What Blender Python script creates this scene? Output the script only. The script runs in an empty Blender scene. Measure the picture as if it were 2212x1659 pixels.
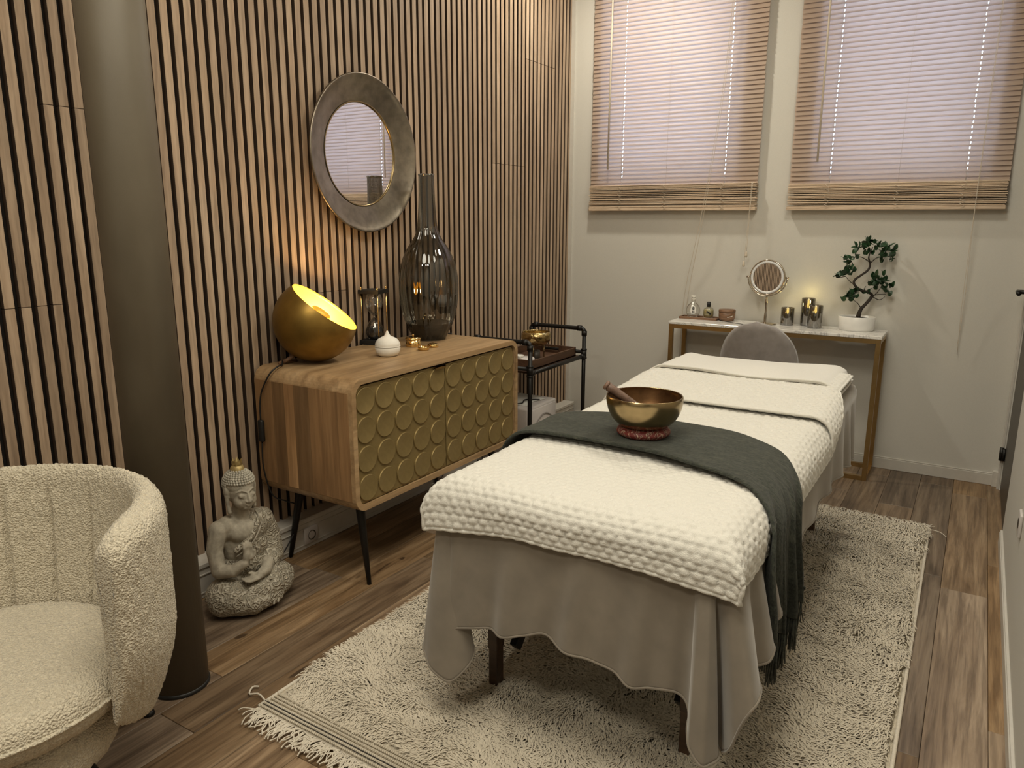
import bpy, bmesh, math, random
import numpy as np
from mathutils import Vector, Matrix, Euler
random.seed(7); np.random.seed(7)
PI=math.pi
scene=bpy.context.scene
COL=scene.collection
# ------------------------------------------------------------------ camera
cd=bpy.data.cameras.new('camera'); cam=bpy.data.objects.new('camera',cd); COL.objects.link(cam)
cd.sensor_fit='HORIZONTAL'; cd.sensor_width=36.0; cd.lens=1614.2/2212*36.0
yaw,pit,rol=math.radians(31.79),math.radians(12.387),math.radians(.118)
Fv=Vector((-math.sin(yaw)*math.cos(pit),math.cos(yaw)*math.cos(pit),-math.sin(pit)))
Rv=Vector((math.cos(yaw),math.sin(yaw),0)); Uv=Rv.cross(Fv)
R2=math.cos(rol)*Rv+math.sin(rol)*Uv; U2=-math.sin(rol)*Rv+math.cos(rol)*Uv
m=Matrix((R2,U2,-Fv)).transposed().to_4x4(); m.translation=Vector((0,0,1.4)); cam.matrix_world=m
cd.clip_start=.02
scene.camera=cam
# ------------------------------------------------------------------ world, lights, exposure
scene.view_settings.view_transform='Standard'; scene.view_settings.look='None'
scene.view_settings.gamma=1; scene.view_settings.use_curve_mapping=False
scene.view_settings.exposure=0.0
try: scene.cycles.caustics_reflective=False; scene.cycles.sample_clamp_indirect=3.0
except Exception: pass
w=bpy.data.worlds.new('sky'); scene.world=w; w.use_nodes=True
bg=w.node_tree.nodes['Background']; bg.inputs[0].default_value=(.74,.85,1.0,1); bg.inputs[1].default_value=10.5
def area(name,loc,rot,size,power,col,size_y=None,shape='DISK',spread=PI):
    l=bpy.data.lights.new(name,'AREA'); l.shape=shape; l.size=size; l.energy=power; l.color=col; l.spread=spread
    if size_y: l.size_y=size_y
    o=bpy.data.objects.new(name,l); COL.objects.link(o); o.location=loc; o.rotation_euler=rot; return o
WARM=(1.0,.93,.765)
area('ceiling_or_fill_light',(-.75,.95,3.04),(0,0,0),1.5,40,WARM)
area('ceiling_or_fill_light',(-1.85,3.95,3.04),(0,0,0),.14,19,WARM)
area('ceiling_or_fill_light',(-.38,2.95,3.04),(0,0,0),.50,18,WARM)
area('ceiling_or_fill_light',(-.9,-.6,3.04),(0,0,0),.60,28,WARM)  # added fill lamp behind the camera, brightens the front of the sheet
# ------------------------------------------------------------------ object helpers
WL={}
def mesh(name,v,f,smooth=True):
    me=bpy.data.meshes.new(name)
    me.from_pydata([tuple(p) for p in v],[],f)
    if smooth: me.polygons.foreach_set('use_smooth',[True]*len(me.polygons))
    me.update(); return me
def link(name,me,mat=None,parent=None,loc=None):
    o=bpy.data.objects.new(name,me); COL.objects.link(o)
    if mat is not None and me is not None:
        if len(me.materials)==0: me.materials.append(mat)
    if parent is not None:
        o.parent=parent; o.location=loc or (0,0,0)
        WL[o]=WL[parent]+Vector(loc or (0,0,0))
    else:
        o.location=loc or (0,0,0); WL[o]=Vector(loc or (0,0,0))
    return o
def part(name,g,mat,parent=None,smooth=True,origin=None):
    """g=(verts,faces) in world coordinates; stored relative to its parent (or to origin)"""
    v=np.array(g[0],dtype=float)
    off=WL[parent] if parent is not None else Vector(origin or (0,0,0))
    v=v-np.array(off)[None,:]
    me=mesh(name,v,g[1],smooth)
    return link(name,me,mat,parent,None if parent is not None else tuple(off))
def thing(name,label,cat,loc=(0,0,0),group=None,rz=0):
    o=bpy.data.objects.new(name,None); COL.objects.link(o); o.location=loc; o.rotation_euler=(0,0,rz)
    o.empty_display_size=.05; WL[o]=Vector(loc); tag(o,label,cat,group); return o
def tag(o,label=None,cat=None,group=None,kind=None):
    if label: o['label']=label
    if cat: o['category']=cat
    if group: o['group']=group
    if kind: o['kind']=kind
    return o
def struct(o,label=None): 
    o['kind']='structure'
    if label: o['label']=label
    return o
# ------------------------------------------------------------------ geometry helpers (return verts, faces)
def join(*gs):
    V=[];Fc=[];n=0
    for v,f in gs:
        v=[tuple(p) for p in v]; V+=v; Fc+=[tuple(i+n for i in q) for q in f]; n+=len(v)
    return V,Fc
def bx(x0,x1,y0,y1,z0,z1,b=0.0,seg=1):
    bm=bmesh.new(); bmesh.ops.create_cube(bm,size=1)
    for v in bm.verts:
        v.co=Vector(((x0+x1)/2+v.co.x*(x1-x0),(y0+y1)/2+v.co.y*(y1-y0),(z0+z1)/2+v.co.z*(z1-z0)))
    if b>0: bmesh.ops.bevel(bm,geom=list(bm.edges),offset=b,segments=seg,affect='EDGES',profile=.5)
    bm.verts.index_update()
    r=([tuple(v.co) for v in bm.verts],[tuple(v.index for v in f.verts) for f in bm.faces]); bm.free(); return r
def xf(g,M):
    return [tuple(M@Vector(p)) for p in g[0]],g[1]
def lathe(prof,n=32,c=(0,0,0),cap0=False,cap1=False,fn=None):
    V=[];Fc=[]
    for r,z in prof:
        for k in range(n):
            a=2*PI*k/n; rr=r if fn is None else fn(r,z,a)
            V.append((c[0]+rr*math.cos(a),c[1]+rr*math.sin(a),c[2]+z))
    for i in range(len(prof)-1):
        for k in range(n):
            k2=(k+1)%n; Fc.append((i*n+k,i*n+k2,(i+1)*n+k2,(i+1)*n+k))
    if cap0: Fc.append(tuple(range(n-1,-1,-1)))
    if cap1: Fc.append(tuple((len(prof)-1)*n+k for k in range(n)))
    return V,Fc
def tube(pts,r,n=10,cap=True):
    pts=[Vector(p) for p in pts]; N=len(pts)
    rs=r if isinstance(r,(list,tuple)) else [r]*N
    V=[];Fc=[]; prev=None
    for i,p in enumerate(pts):
        t=(pts[min(i+1,N-1)]-pts[max(i-1,0)]).normalized()
        if prev is None:
            a=Vector((0,0,1)) if abs(t.z)<.9 else Vector((1,0,0)); u=t.cross(a).normalized()
        else: u=(prev-t*prev.dot(t)).normalized()
        prev=u; w_=t.cross(u)
        for k in range(n):
            a=2*PI*k/n; V.append(tuple(p+(u*math.cos(a)+w_*math.sin(a))*rs[i]))
    for i in range(N-1):
        for k in range(n):
            k2=(k+1)%n; Fc.append((i*n+k,i*n+k2,(i+1)*n+k2,(i+1)*n+k))
    if cap: Fc.append(tuple(range(n-1,-1,-1))); Fc.append(tuple((N-1)*n+k for k in range(n)))
    return V,Fc
def cr(keys,n,closed=False):
    """Catmull-Rom through the key rows"""
    K=np.array(keys,float); m_=len(K); out=[]
    segs=m_ if closed else m_-1
    for s in np.linspace(0,segs,n,endpoint=not closed):
        i=min(int(s),segs-1); t=s-i
        if closed: p=[K[(i-1)%m_],K[i%m_],K[(i+1)%m_],K[(i+2)%m_]]
        else: p=[K[max(i-1,0)],K[i],K[i+1],K[min(i+2,m_-1)]]
        out.append(.5*((2*p[1])+(-p[0]+p[2])*t+(2*p[0]-5*p[1]+4*p[2]-p[3])*t*t+(-p[0]+3*p[1]-3*p[2]+p[3])*t**3))
    return np.array(out)
def gridg(P,wrap_u=False,wrap_v=False):
    n,m_=P.shape[:2]; V=P.reshape(-1,3)
    I=np.arange(n*m_).reshape(n,m_)
    if wrap_u: I=np.vstack([I,I[:1]])
    if wrap_v: I=np.hstack([I,I[:,:1]])
    q=np.stack([I[:-1,:-1],I[1:,:-1],I[1:,1:],I[:-1,1:]],-1).reshape(-1,4)
    return V,[tuple(int(k) for k in r) for r in q]
def fastmesh(name,V,Q,smooth=True):
    V=np.asarray(V,np.float32); Q=np.asarray(Q,np.int32)
    me=bpy.data.meshes.new(name); me.vertices.add(len(V)); me.vertices.foreach_set('co',V.ravel())
    k=Q.shape[1]
    me.loops.add(Q.size); me.loops.foreach_set('vertex_index',Q.ravel())
    me.polygons.add(len(Q)); me.polygons.foreach_set('loop_start',np.arange(0,Q.size,k,dtype=np.int32))
    me.polygons.foreach_set('use_smooth',np.full(len(Q),smooth,bool))
    me.update(calc_edges=True); me.validate(); return me
def gridfast(name,P,mat,parent,wrap_u=False):
    n,m_=P.shape[:2]; I=np.arange(n*m_).reshape(n,m_)
    if wrap_u: I=np.vstack([I,I[:1]])
    q=np.stack([I[:-1,:-1],I[1:,:-1],I[1:,1:],I[:-1,1:]],-1).reshape(-1,4)
    off=np.array(WL[parent]) if parent is not None else np.zeros(3)
    return link(name,fastmesh(name,P.reshape(-1,3)-off,q),mat,parent)
def mod(o,kind,**k):
    m_=o.modifiers.new(kind.lower(),kind)
    for a,b in k.items(): setattr(m_,a,b)
    return m_
# numpy value noise
def vnoise(P,scale,seed=0):
    P=np.asarray(P,float)*scale; i=np.floor(P).astype(np.int64); f_=P-i; f_=f_*f_*(3-2*f_)
    def h(a,b,c):
        n=(a*374761393+b*668265263+c*2147483647+seed*974711)&0xffffffff
        n=((n^(n>>13))*1274126177)&0xffffffff; n=n^(n>>16); return (n&0xffff)/65535.0
    r=0
    for dx in (0,1):
        for dy in (0,1):
            for dz in (0,1):
                wgt=(f_[...,0] if dx else 1-f_[...,0])*(f_[...,1] if dy else 1-f_[...,1])*(f_[...,2] if dz else 1-f_[...,2])
                r=r+wgt*h(i[...,0]+dx,i[...,1]+dy,i[...,2]+dz)
    return r*2-1
# ------------------------------------------------------------------ materials
class N:
    def __init__(s,name):
        s.m=bpy.data.materials.new(name); s.m.use_nodes=True; s.t=s.m.node_tree; s.p=s.t.nodes['Principled BSDF']; s.out=s.t.nodes['Material Output']
    def n(s,k,**a):
        x=s.t.nodes.new(k)
        for q,v in a.items(): setattr(x,q,v)
        return x
    def l(s,a,b): s.t.links.new(a,b)
    def tc(s,kind='Object',scale=(1,1,1),rot=(0,0,0),rnd=0):
        t=s.n('ShaderNodeTexCoord'); mp=s.n('ShaderNodeMapping'); mp.inputs['Scale'].default_value=scale; mp.inputs['Rotation'].default_value=rot
        s.l(t.outputs[kind],mp.inputs['Vector'])
        if rnd:
            oi=s.n('ShaderNodeObjectInfo'); mu=s.n('ShaderNodeMath',operation='MULTIPLY'); mu.inputs[1].default_value=rnd
            s.l(oi.outputs['Random'],mu.inputs[0]); s.l(mu.outputs[0],mp.inputs['Location'])
        return mp.outputs[0]
    def noise(s,vec,scale,detail=4,rough=.55,dist=0):
        x=s.n('ShaderNodeTexNoise'); x.inputs['Scale'].default_value=scale; x.inputs['Detail'].default_value=detail; x.inputs['Roughness'].default_value=rough; x.inputs['Distortion'].default_value=dist
        s.l(vec,x.inputs['Vector']); return x.outputs['Fac']
    def ramp(s,fac,stops):
        r=s.n('ShaderNodeValToRGB'); e=r.color_ramp.elements
        e[0].position=stops[0][0]; e[0].color=(*stops[0][1],1); e[1].position=stops[-1][0]; e[1].color=(*stops[-1][1],1)
        for p,c in stops[1:-1]:
            q=e.new(p); q.color=(*c,1)
        s.l(fac,r.inputs[0]); return r.outputs['Color']
    def mix(s,a,b,fac,blend='MIX'):
        x=s.n('ShaderNodeMix',data_type='RGBA',blend_type=blend)
        if isinstance(fac,float): x.inputs[0].default_value=fac
        else: s.l(fac,x.inputs[0])
        for v,i in ((a,6),(b,7)):
            if isinstance(v,tuple): x.inputs[i].default_value=(*v,1)
            else: s.l(v,x.inputs[i])
        return x.outputs[2]
    def bump(s,h,strength=.3,dist=.01):
        b=s.n('ShaderNodeBump'); b.inputs['Strength'].default_value=strength; b.inputs['Distance'].default_value=dist
        s.l(h,b.inputs['Height']); s.l(b.outputs[0],s.p.inputs['Normal'])
    def set(s,col=None,rough=.5,metal=0,**k):
        if col is not None:
            if isinstance(col,tuple): s.p.inputs['Base Color'].default_value=(*col,1)
            else: s.l(col,s.p.inputs['Base Color'])
        if isinstance(rough,(int,float)): s.p.inputs['Roughness'].default_value=rough
        else: s.l(rough,s.p.inputs['Roughness'])
        s.p.inputs['Metallic'].default_value=metal
        for a,b in k.items(): s.p.inputs[a.replace('_',' ')].default_value=b
        return s.m
def plain(name,col,rough=.5,metal=0,var=.12,scale=40,bump=.05,bd=.002,**k):
    """base colour with slight procedural mottling and fine relief"""
    a=N(name); v=a.tc(); f_=a.noise(v,scale,3)
    c2=tuple(min(1,x*(1-var)) for x in col); c3=tuple(min(1,x*(1+var)) for x in col)
    a.set(a.ramp(f_,[(.3,c2),(.7,c3)]),rough,metal,**k)
    if bump: a.bump(f_,bump,bd)
    return a.m
def woodmat(name,c1,c2,c3,axis='z',scale=1.0,rnd=7.0,vary=.35,rough=.5,grain=.25):
    a=N(name); st={'x':(1.2,16,16),'y':(16,1.2,16),'z':(16,16,1.2)}[axis]; st=tuple(q*scale for q in st)
    v=a.tc(scale=st,rnd=rnd); f1=a.noise(v,1.0,6,.62,1.2); v2=a.tc(scale=tuple(q*5 for q in st),rnd=rnd); f2=a.noise(v2,1.0,3,.6,.3)
    c=a.ramp(f1,[(.30,c1),(.5,c2),(.70,c3)])
    g=a.ramp(f2,[(.35,(.62,.62,.62)),(.55,(1,1,1))])
    c=a.mix(c,g,.55,'MULTIPLY')
    oi=a.n('ShaderNodeObjectInfo'); mr=a.n('ShaderNodeMapRange'); mr.inputs[3].default_value=1-vary; mr.inputs[4].default_value=1+vary*.6
    a.l(oi.outputs['Random'],mr.inputs[0])
    hs=a.n('ShaderNodeHueSaturation'); a.l(mr.outputs[0],hs.inputs['Value']); a.l(c,hs.inputs['Color'])
    a.set(hs.outputs[0],rough); a.bump(f2,grain,.002); return a.m
M={}
def mats():
    M['slat']=woodmat('oak_slat',(.33,.228,.150),(.44,.318,.218),(.53,.395,.28),'z',1.0,9,.14,.55)
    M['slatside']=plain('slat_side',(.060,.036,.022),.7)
    M['felt']=plain('black_felt',(.012,.009,.007),.95)
    M['mango_top']=woodmat('mango_top',(.30,.185,.09),(.46,.30,.155),(.56,.385,.215),'y',.55,5,.1,.42)
    M['mango']=woodmat('mango_stave',(.25,.135,.06),(.40,.23,.105),(.54,.34,.175),'z',.5,11,.5,.5)
    M['darkwood']=woodmat('dark_walnut',(.035,.018,.010),(.06,.030,.016),(.09,.05,.027),'x',1,5,.2,.45)
    M['traywood']=woodmat('tray_wood',(.06,.028,.014),(.11,.055,.03),(.16,.085,.045),'y',1,5,.2,.5)
    M['midwood']=woodmat('acacia',(.14,.07,.035),(.23,.125,.07),(.31,.18,.11),'x',3,5,.2,.45)
    M['malletwood']=woodmat('mallet_wood',(.10,.055,.035),(.16,.09,.06),(.22,.13,.09),'x',3,5,.1,.5)
    M['wall']=plain('wall_paint',(.62,.60,.55),.85,scale=260,var=.025,bump=.12,bd=.0012)
    M['ceiling']=plain('ceiling_paint',(.80,.78,.74),.9,var=.02)
    M['skirt']=plain('white_trim',(.60,.57,.52),.5,var=.03)
    M['doorbrown']=plain('dark_door',(.055,.045,.034),.45,var=.05)
    a=N('pillar_plaster'); v=a.tc(scale=(1,1,.5)); f_=a.noise(v,7,3,.5); f2=a.noise(a.tc(),220,2)
    a.set(a.ramp(f_,[(.3,(.095,.076,.050)),(.75,(.125,.102,.070))]),.55); a.bump(f2,.12,.001); M['pillar']=a.m
    M['black']=plain('black_metal',(.010,.009,.008),.42,.3,var=.2)
    M['rubber']=plain('black_plastic',(.012,.012,.012),.5,var=.1)
    M['gold']=plain('brushed_gold',(.50,.33,.12),.30,1.0,var=.06,scale=120,bump=.03)
    M['golddoor']=plain('gold_lacquer',(.34,.25,.105),.36,.45,var=.06,scale=60,bump=.03)
    M['frame_gold']=plain('console_gold',(.42,.28,.12),.33,.9,var=.06)
    M['lampgold']=plain('lamp_brass',(.30,.185,.045),.42,.9,var=.15,scale=18,bump=.02)
    M['lampin']=plain('lamp_gold_leaf',(.96,.62,.07),.45,.2,var=.05,scale=60)
    M['brass']=plain('aged_brass',(.34,.255,.135),.23,1.0,var=.25,scale=14,bump=.02)
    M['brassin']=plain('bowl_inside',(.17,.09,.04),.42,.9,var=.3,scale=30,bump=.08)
    M['shinygold']=plain('polished_gold',(.80,.55,.22),.14,1.0,var=.05,bump=0)
    M['hammergold']=plain('hammered_gold',(.50,.37,.17),.18,1.0,var=.2,scale=30,bump=.6,bd=.012)
    M['pewter']=plain('pewter',(.26,.225,.18),.33,.95,var=.22,scale=22,bump=.25,bd=.004)
    M['mirror']=plain('mirror_glass',(.92,.92,.94),.01,1.0,var=0,bump=0)
    M['white']=plain('white_ceramic',(.82,.79,.72),.5,var=.03)
    M['pot']=plain('white_pot',(.80,.79,.76),.28,var=.02)
    M['plasticw']=plain('white_plastic',(.62,.58,.56),.42,var=.03)
    M['chrome']=plain('chrome_gold',(.62,.55,.46),.14,1.0,var=.05,bump=0)
    M['soil']=plain('soil',(.02,.014,.01),.9,scale=120,bump=.8,bd=.01)
    M['bark']=plain('bark',(.035,.026,.02),.75,scale=60,var=.4,bump=.6,bd=.006)
    M['leaf']=plain('leaf',(.018,.055,.022),.42,scale=50,var=.4,bump=.1)
    M['velvet']=plain('grey_velvet',(.25,.225,.215),.85,scale=25,var=.12,Sheen_Weight=.5)
    M['sheet']=plain('taupe_fleece',(.205,.175,.138),.9,scale=14,var=.10,bump=.15,Sheen_Weight=.45)
    M['towel']=plain('white_towel',(.74,.72,.67),.95,scale=420,var=.06,bump=.5,bd=.003,Sheen_Weight=.2)
    M['fleece']=plain('white_popcorn_fleece',(.74,.72,.665),.95,scale=520,var=.07,bump=.6,bd=.003,Sheen_Weight=.3)
    # green woven throw
    a=N('green_chenille'); v=a.tc(scale=(1,1,1)); f_=a.noise(a.tc(scale=(60,500,60)),1,3); f2=a.noise(v,140,3,.7); f3=a.noise(a.tc(scale=(28,150,28)),1,3,.7)
    c=a.ramp(f2,[(.3,(.008,.011,.008)),(.72,(.048,.053,.040))]); c=a.mix(c,(.075,.078,.060),a.ramp(f3,[(.50,(0,0,0)),(.64,(.55,.55,.55))]))
    a.set(c,.9,Sheen_Weight=.08); a.bump(f_,.6,.004); M['green']=a.m
    # shag pile
    a=N('shag_pile'); oi=a.noise(a.tc(),9,4); c=a.ramp(oi,[(.3,(.55,.49,.39)),(.7,(.70,.63,.51))]); a.set(c,.95,Sheen_Weight=.2); M['pile']=a.m
    M['pilebase']=plain('rug_base',(.54,.48,.38),.95,scale=90,var=.2,bump=.8,bd=.01)
    # woven rug end
    M['weave']=plain('rug_weave',(.58,.52,.42),.95,scale=200,var=.1,bump=.4)
    M['darkthread']=plain('dark_thread',(.02,.018,.02),.9)
    M['yarn']=plain('fringe_yarn',(.68,.62,.52),.9,scale=200,var=.1)
    # boucle
    a=N('boucle'); v=a.tc(scale=(1,1,1.0)); f1=a.noise(v,170,3,.6,.6); vo=a.n('ShaderNodeTexVoronoi'); vo.inputs['Scale'].default_value=210; a.l(v,vo.inputs['Vector'])
    s_=a.n('ShaderNodeMath',operation='SUBTRACT'); a.l(f1,s_.inputs[0]); a.l(vo.outputs['Distance'],s_.inputs[1])
    a.set(a.ramp(f1,[(.3,(.56,.49,.37)),(.7,(.74,.67,.53))]),.95,Sheen_Weight=.25); a.bump(s_.outputs[0],.9,.005); M['boucle']=a.m
    # marble
    a=N('marble'); v=a.tc(scale=(1,1.7,1),rot=(0,0,.6)); f1=a.noise(v,5,7,.6,2.2)
    a.set(a.ramp(f1,[(.40,(.86,.84,.80)),(.49,(.80,.78,.75)),(.515,(.48,.47,.46)),(.54,(.82,.80,.77)),(.7,(.90,.88,.85))]),.16); M['marble']=a.m
    # statue
    M['stone']=plain('weathered_stone',(.40,.36,.29),.8,scale=45,var=.22,bump=.5,bd=.004)
    a=N('carved_robe'); v=a.tc(); vo=a.n('ShaderNodeTexVoronoi',feature='SMOOTH_F1'); vo.inputs['Scale'].default_value=55
    nz=a.n('ShaderNodeTexNoise'); nz.inputs['Scale'].default_value=28; a.l(v,nz.inputs['Vector'])
    va=a.n('ShaderNodeVectorMath',operation='ADD'); sc=a.n('ShaderNodeVectorMath',operation='SCALE'); sc.inputs['Scale'].default_value=.03; a.l(nz.outputs['Color'],sc.inputs[0]); a.l(v,va.inputs[0]); a.l(sc.outputs[0],va.inputs[1]); a.l(va.outputs[0],vo.inputs['Vector'])
    mu=a.n('ShaderNodeMath',operation='MULTIPLY'); mu.inputs[1].default_value=26; sn=a.n('ShaderNodeMath',operation='SINE'); a.l(vo.outputs['Distance'],mu.inputs[0]); a.l(mu.outputs[0],sn.inputs[0])
    a.set(a.ramp(sn.outputs[0],[(.0,(.34,.30,.23)),(.6,(.52,.475,.39))]),.8); a.bump(sn.outputs[0],.7,.004); M['robe']=a.m
    M['hairstone']=plain('hair_stone',(.46,.43,.36),.8,scale=60,var=.25)
    M['goldleaf']=plain('worn_gold',(.50,.38,.17),.5,.5,scale=80,var=.35)
    # red brocade ring
    a=N('red_brocade'); v=a.tc(); f1=a.noise(v,42,2,.4,2.5); a.set(a.ramp(f1,[(.38,(.13,.016,.014)),(.50,(.17,.022,.018)),(.54,(.46,.36,.26)),(.58,(.08,.01,.01)),(.75,(.19,.03,.025))]),.55); M['brocade']=a.m
    # blind slats: thin pale wood, lets daylight through
    a=N('blind_wood'); f1=a.noise(a.tc(scale=(2,40,40)),1,3)
    col=a.ramp(f1,[(.3,(.47,.35,.26)),(.7,(.56,.43,.33))]); a.set(col,.5)
    tr=a.n('ShaderNodeBsdfTranslucent'); tr.inputs[0].default_value=(.86,.82,.84,1); mx=a.n('ShaderNodeMixShader'); mx.inputs[0].default_value=.42
    a.l(a.p.outputs[0],mx.inputs[1]); a.l(tr.outputs[0],mx.inputs[2]); a.l(mx.outputs[0],a.out.inputs[0]); M['blind']=a.m
    M['blindstack']=woodmat('blind_rail',(.58,.43,.30),(.72,.56,.41),(.80,.65,.49),'x',2,5,.15,.5)
    M['cord']=plain('blind_cord',(.62,.54,.44),.8)
    def glass(name,tint,gl=.08,rough=.02):
        a=N(name); t=a.n('ShaderNodeBsdfTransparent'); t.inputs[0].default_value=(*tint,1); g=a.n('ShaderNodeBsdfGlossy'); g.inputs['Roughness'].default_value=rough; g.inputs[0].default_value=(1,1,1,1)
        lw=a.n('ShaderNodeLayerWeight'); lw.inputs[0].default_value=.35; mr=a.n('ShaderNodeMapRange'); mr.inputs[3].default_value=gl; mr.inputs[4].default_value=.7
        a.l(lw.outputs['Fresnel'],mr.inputs[0]); mx=a.n('ShaderNodeMixShader'); a.l(mr.outputs[0],mx.inputs[0]); a.l(t.outputs[0],mx.inputs[1]); a.l(g.outputs[0],mx.inputs[2]); a.l(mx.outputs[0],a.out.inputs[0]); return a.m
    M['pane']=glass('window_pane',(.95,.98,1.0),.03)
    M['smoke']=glass('smoked_glass',(.43,.41,.36),.05)
    M['clear']=glass('clear_glass',(.95,.95,.94),.09)
    M['smokemirror']=glass('smoked_mirror_glass',(.48,.44,.34),.22,.05)
    M['smokedark']=plain('dark_glass_base',(.012,.012,.010),.12,var=.1,bump=0)
    M['perfume']=glass('yellow_liquid',(.80,.76,.50),.06)
    M['wax']=plain('dark_wax',(.10,.07,.05),.4)
    M['sand']=plain('black_sand',(.015,.013,.012),.8,scale=400,bump=.5)
    M['ink']=plain('black_ink',(.01,.01,.01),.6)
    M['paper']=plain('label_paper',(.85,.84,.80),.7,var=.02)
    def emit(name,col,st):
        a=N(name); a.set(col,.5); a.p.inputs['Emission Color'].default_value=(*col,1); a.p.inputs['Emission Strength'].default_value=st; return a.m
    M['bulb']=emit('lit_bulb',(1.0,.70,.32),150)
    M['flame']=emit('led_flame',(1.0,.80,.22),6)
    M['ringlight']=plain('frosted_ring',(.80,.80,.80),.35,var=.02,bump=0)
    # floor planks
    a=N('vinyl_plank'); v=a.tc(scale=(9,.8,9),rnd=13); f1=a.noise(v,1.3,7,.62,1.6); f2=a.noise(a.tc(scale=(70,3.0,70),rnd=13),1,4,.6,.4); f3=a.noise(a.tc(scale=(5,2.4,5),rnd=31),1.6,2,.5,.3)
    c=a.ramp(f1,[(.28,(.12,.074,.042)),(.44,(.22,.146,.086)),(.58,(.30,.21,.13)),(.76,(.42,.305,.195))])
    c=a.mix(c,a.ramp(f2,[(.36,(.45,.42,.40)),(.55,(1,1,1))]),.75,'MULTIPLY')
    c=a.mix(c,(.035,.020,.012),a.ramp(f3,[(.735,(0,0,0)),(.76,(.8,.8,.8))]))
    oi=a.n('ShaderNodeObjectInfo'); mr=a.n('ShaderNodeMapRange'); mr.inputs[3].default_value=.62; mr.inputs[4].default_value=1.35; a.l(oi.outputs['Random'],mr.inputs[0])
    wn=a.n('ShaderNodeTexWhiteNoise',noise_dimensions='1D'); a.l(oi.outputs['Random'],wn.inputs['W']); ms=a.n('ShaderNodeMapRange'); ms.inputs[3].default_value=.80; ms.inputs[4].default_value=1.18; a.l(wn.outputs['Value'],ms.inputs[0])
    hs=a.n('ShaderNodeHueSaturation'); a.l(mr.outputs[0],hs.inputs['Value']); a.l(ms.outputs[0],hs.inputs['Saturation']); a.l(c,hs.inputs['Color'])
    a.set(hs.outputs[0],.42); a.bump(f2,.25,.002); M['plank']=a.m
mats()
# ================================================================== THE SETTING
XS=-2.42; D=4.64; XR=.219; CZ=3.10; Y0=-1.6
# floor: base slab + planks
fl=struct(part('floor',bx(-2.6,1.7,Y0-.1,D+.1,-.12,-.006),M['felt'],smooth=False),'brown wood-look plank floor')
PW,PL=.157,1.22
pm={}
def plankmesh(L_):
    k=round(L_,3)
    if k not in pm:
        g=bx(0,PW-.0012,0,L_-.0012,-.006,0,.0012); pm[k]=mesh('plank',g[0],g[1],False); pm[k].materials.append(M['plank'])
    return pm[k]
row=0; x=-2.5
rr=random.Random(5)
while x<1.55:
    y=.3-rr.random()*1.2-(0 if x<.4 else 0)
    ys=Y0 if False else -.6
    y=ys-rr.random()*PL*.95
    while y<D:
        a=max(y,ys); b=min(y+PL,D)
        if b-a>.05:
            if not (x>.35 and a>1.3):
                o=link('plank',plankmesh(b-a),None,fl,(x,a,0))
        y+=PL
    x+=PW
# walls
def wall_holes(name,y0,y1,holes,x0,x1,z0,z1):
    gs=[];xs=x0
    for (a,b,c,d) in holes:
        gs.append(bx(xs,a,y0,y1,z0,z1)); gs.append(bx(a,b,y0,y1,z0,c)); gs.append(bx(a,b,y0,y1,d,z1)); xs=b
    gs.append(bx(xs,x1,y0,y1,z0,z1)); return part(name,join(*gs),M['wall'],smooth=False)
WIN=[(-2.18,-1.30,1.63,2.88),(-.865,-.02,1.625,2.88)]
struct(wall_holes('wall_far',D,D+.24,WIN,-2.6,XR+.10,-.1,CZ+.1),'pale grey painted wall with two windows')
wl=struct(part('wall_left',bx(-2.6,XS-.022,Y0-.1,D,-.1,CZ+.1),M['felt'],smooth=False),'vertical oak slat wall on black felt')
struct(part('wall_right',join(bx(XR,XR+.1,.9,3.80,-.1,CZ+.1),bx(XR,XR+.1,3.80,D,2.07,CZ+.1),bx(XR,XR+.1,4.575,D,-.1,2.07),bx(XR,1.6,.8,.9,-.1,CZ+.1)),M['wall'],smooth=False),'pale grey painted side wall')
struct(part('wall_near',bx(-2.6,1.7,Y0-.1,Y0,-.1,CZ+.1),M['wall'],smooth=False))
struct(part('wall_hall',bx(1.6,1.7,Y0,.9,-.1,CZ+.1),M['wall'],smooth=False))
struct(part('ceiling',bx(-2.6,1.7,Y0-.1,D+.1,CZ,CZ+.1),M['ceiling'],smooth=False))
# oak slats: each one a piece of wall_left; some are butted from two lengths
P_=.0459
def slatmesh(L_,cache={}):
    k=round(L_,3)
    if k not in cache:
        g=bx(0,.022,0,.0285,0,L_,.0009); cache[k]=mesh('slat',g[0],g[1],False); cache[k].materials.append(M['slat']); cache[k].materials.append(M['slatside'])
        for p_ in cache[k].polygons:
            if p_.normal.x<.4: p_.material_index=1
    return cache[k]
joints=[(-1.6,.95,2.30),(.95,1.02,1.62),(1.02,1.24,1.140),(1.24,1.40,1.733),(2.30,2.49,1.090),(2.49,3.05,2.52),(3.05,3.70,2.66),(3.70,4.04,1.715),(4.04,4.43,2.33)]
k=0
y=4.61-P_*math.floor((4.61-Y0)/P_)
while y<4.615:
    jz=None
    for a,b,z in joints:
        if a<=y+.01<b: jz=z
    segs=[(.135,CZ)] if jz is None else [(.135,jz-.0008),(jz+.0008,CZ)]
    if y>-.7:
        for a,b in segs: link('slat',slatmesh(b-a),None,wl,(XS-.022,y,a))
    y+=P_
# pillar
pc=(-1.952,1.209,0)
pil=part('pillar',lathe([(.083,.012),(.083,CZ)],48,pc,True,True),M['pillar']); struct(pil,'round dark brown column standing before the slat wall')
part('base_ring',lathe([(.083,0),(.0865,0),(.0865,.006),(.084,.012),(.083,.012)],48,pc),M['rubber'],pil)
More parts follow.
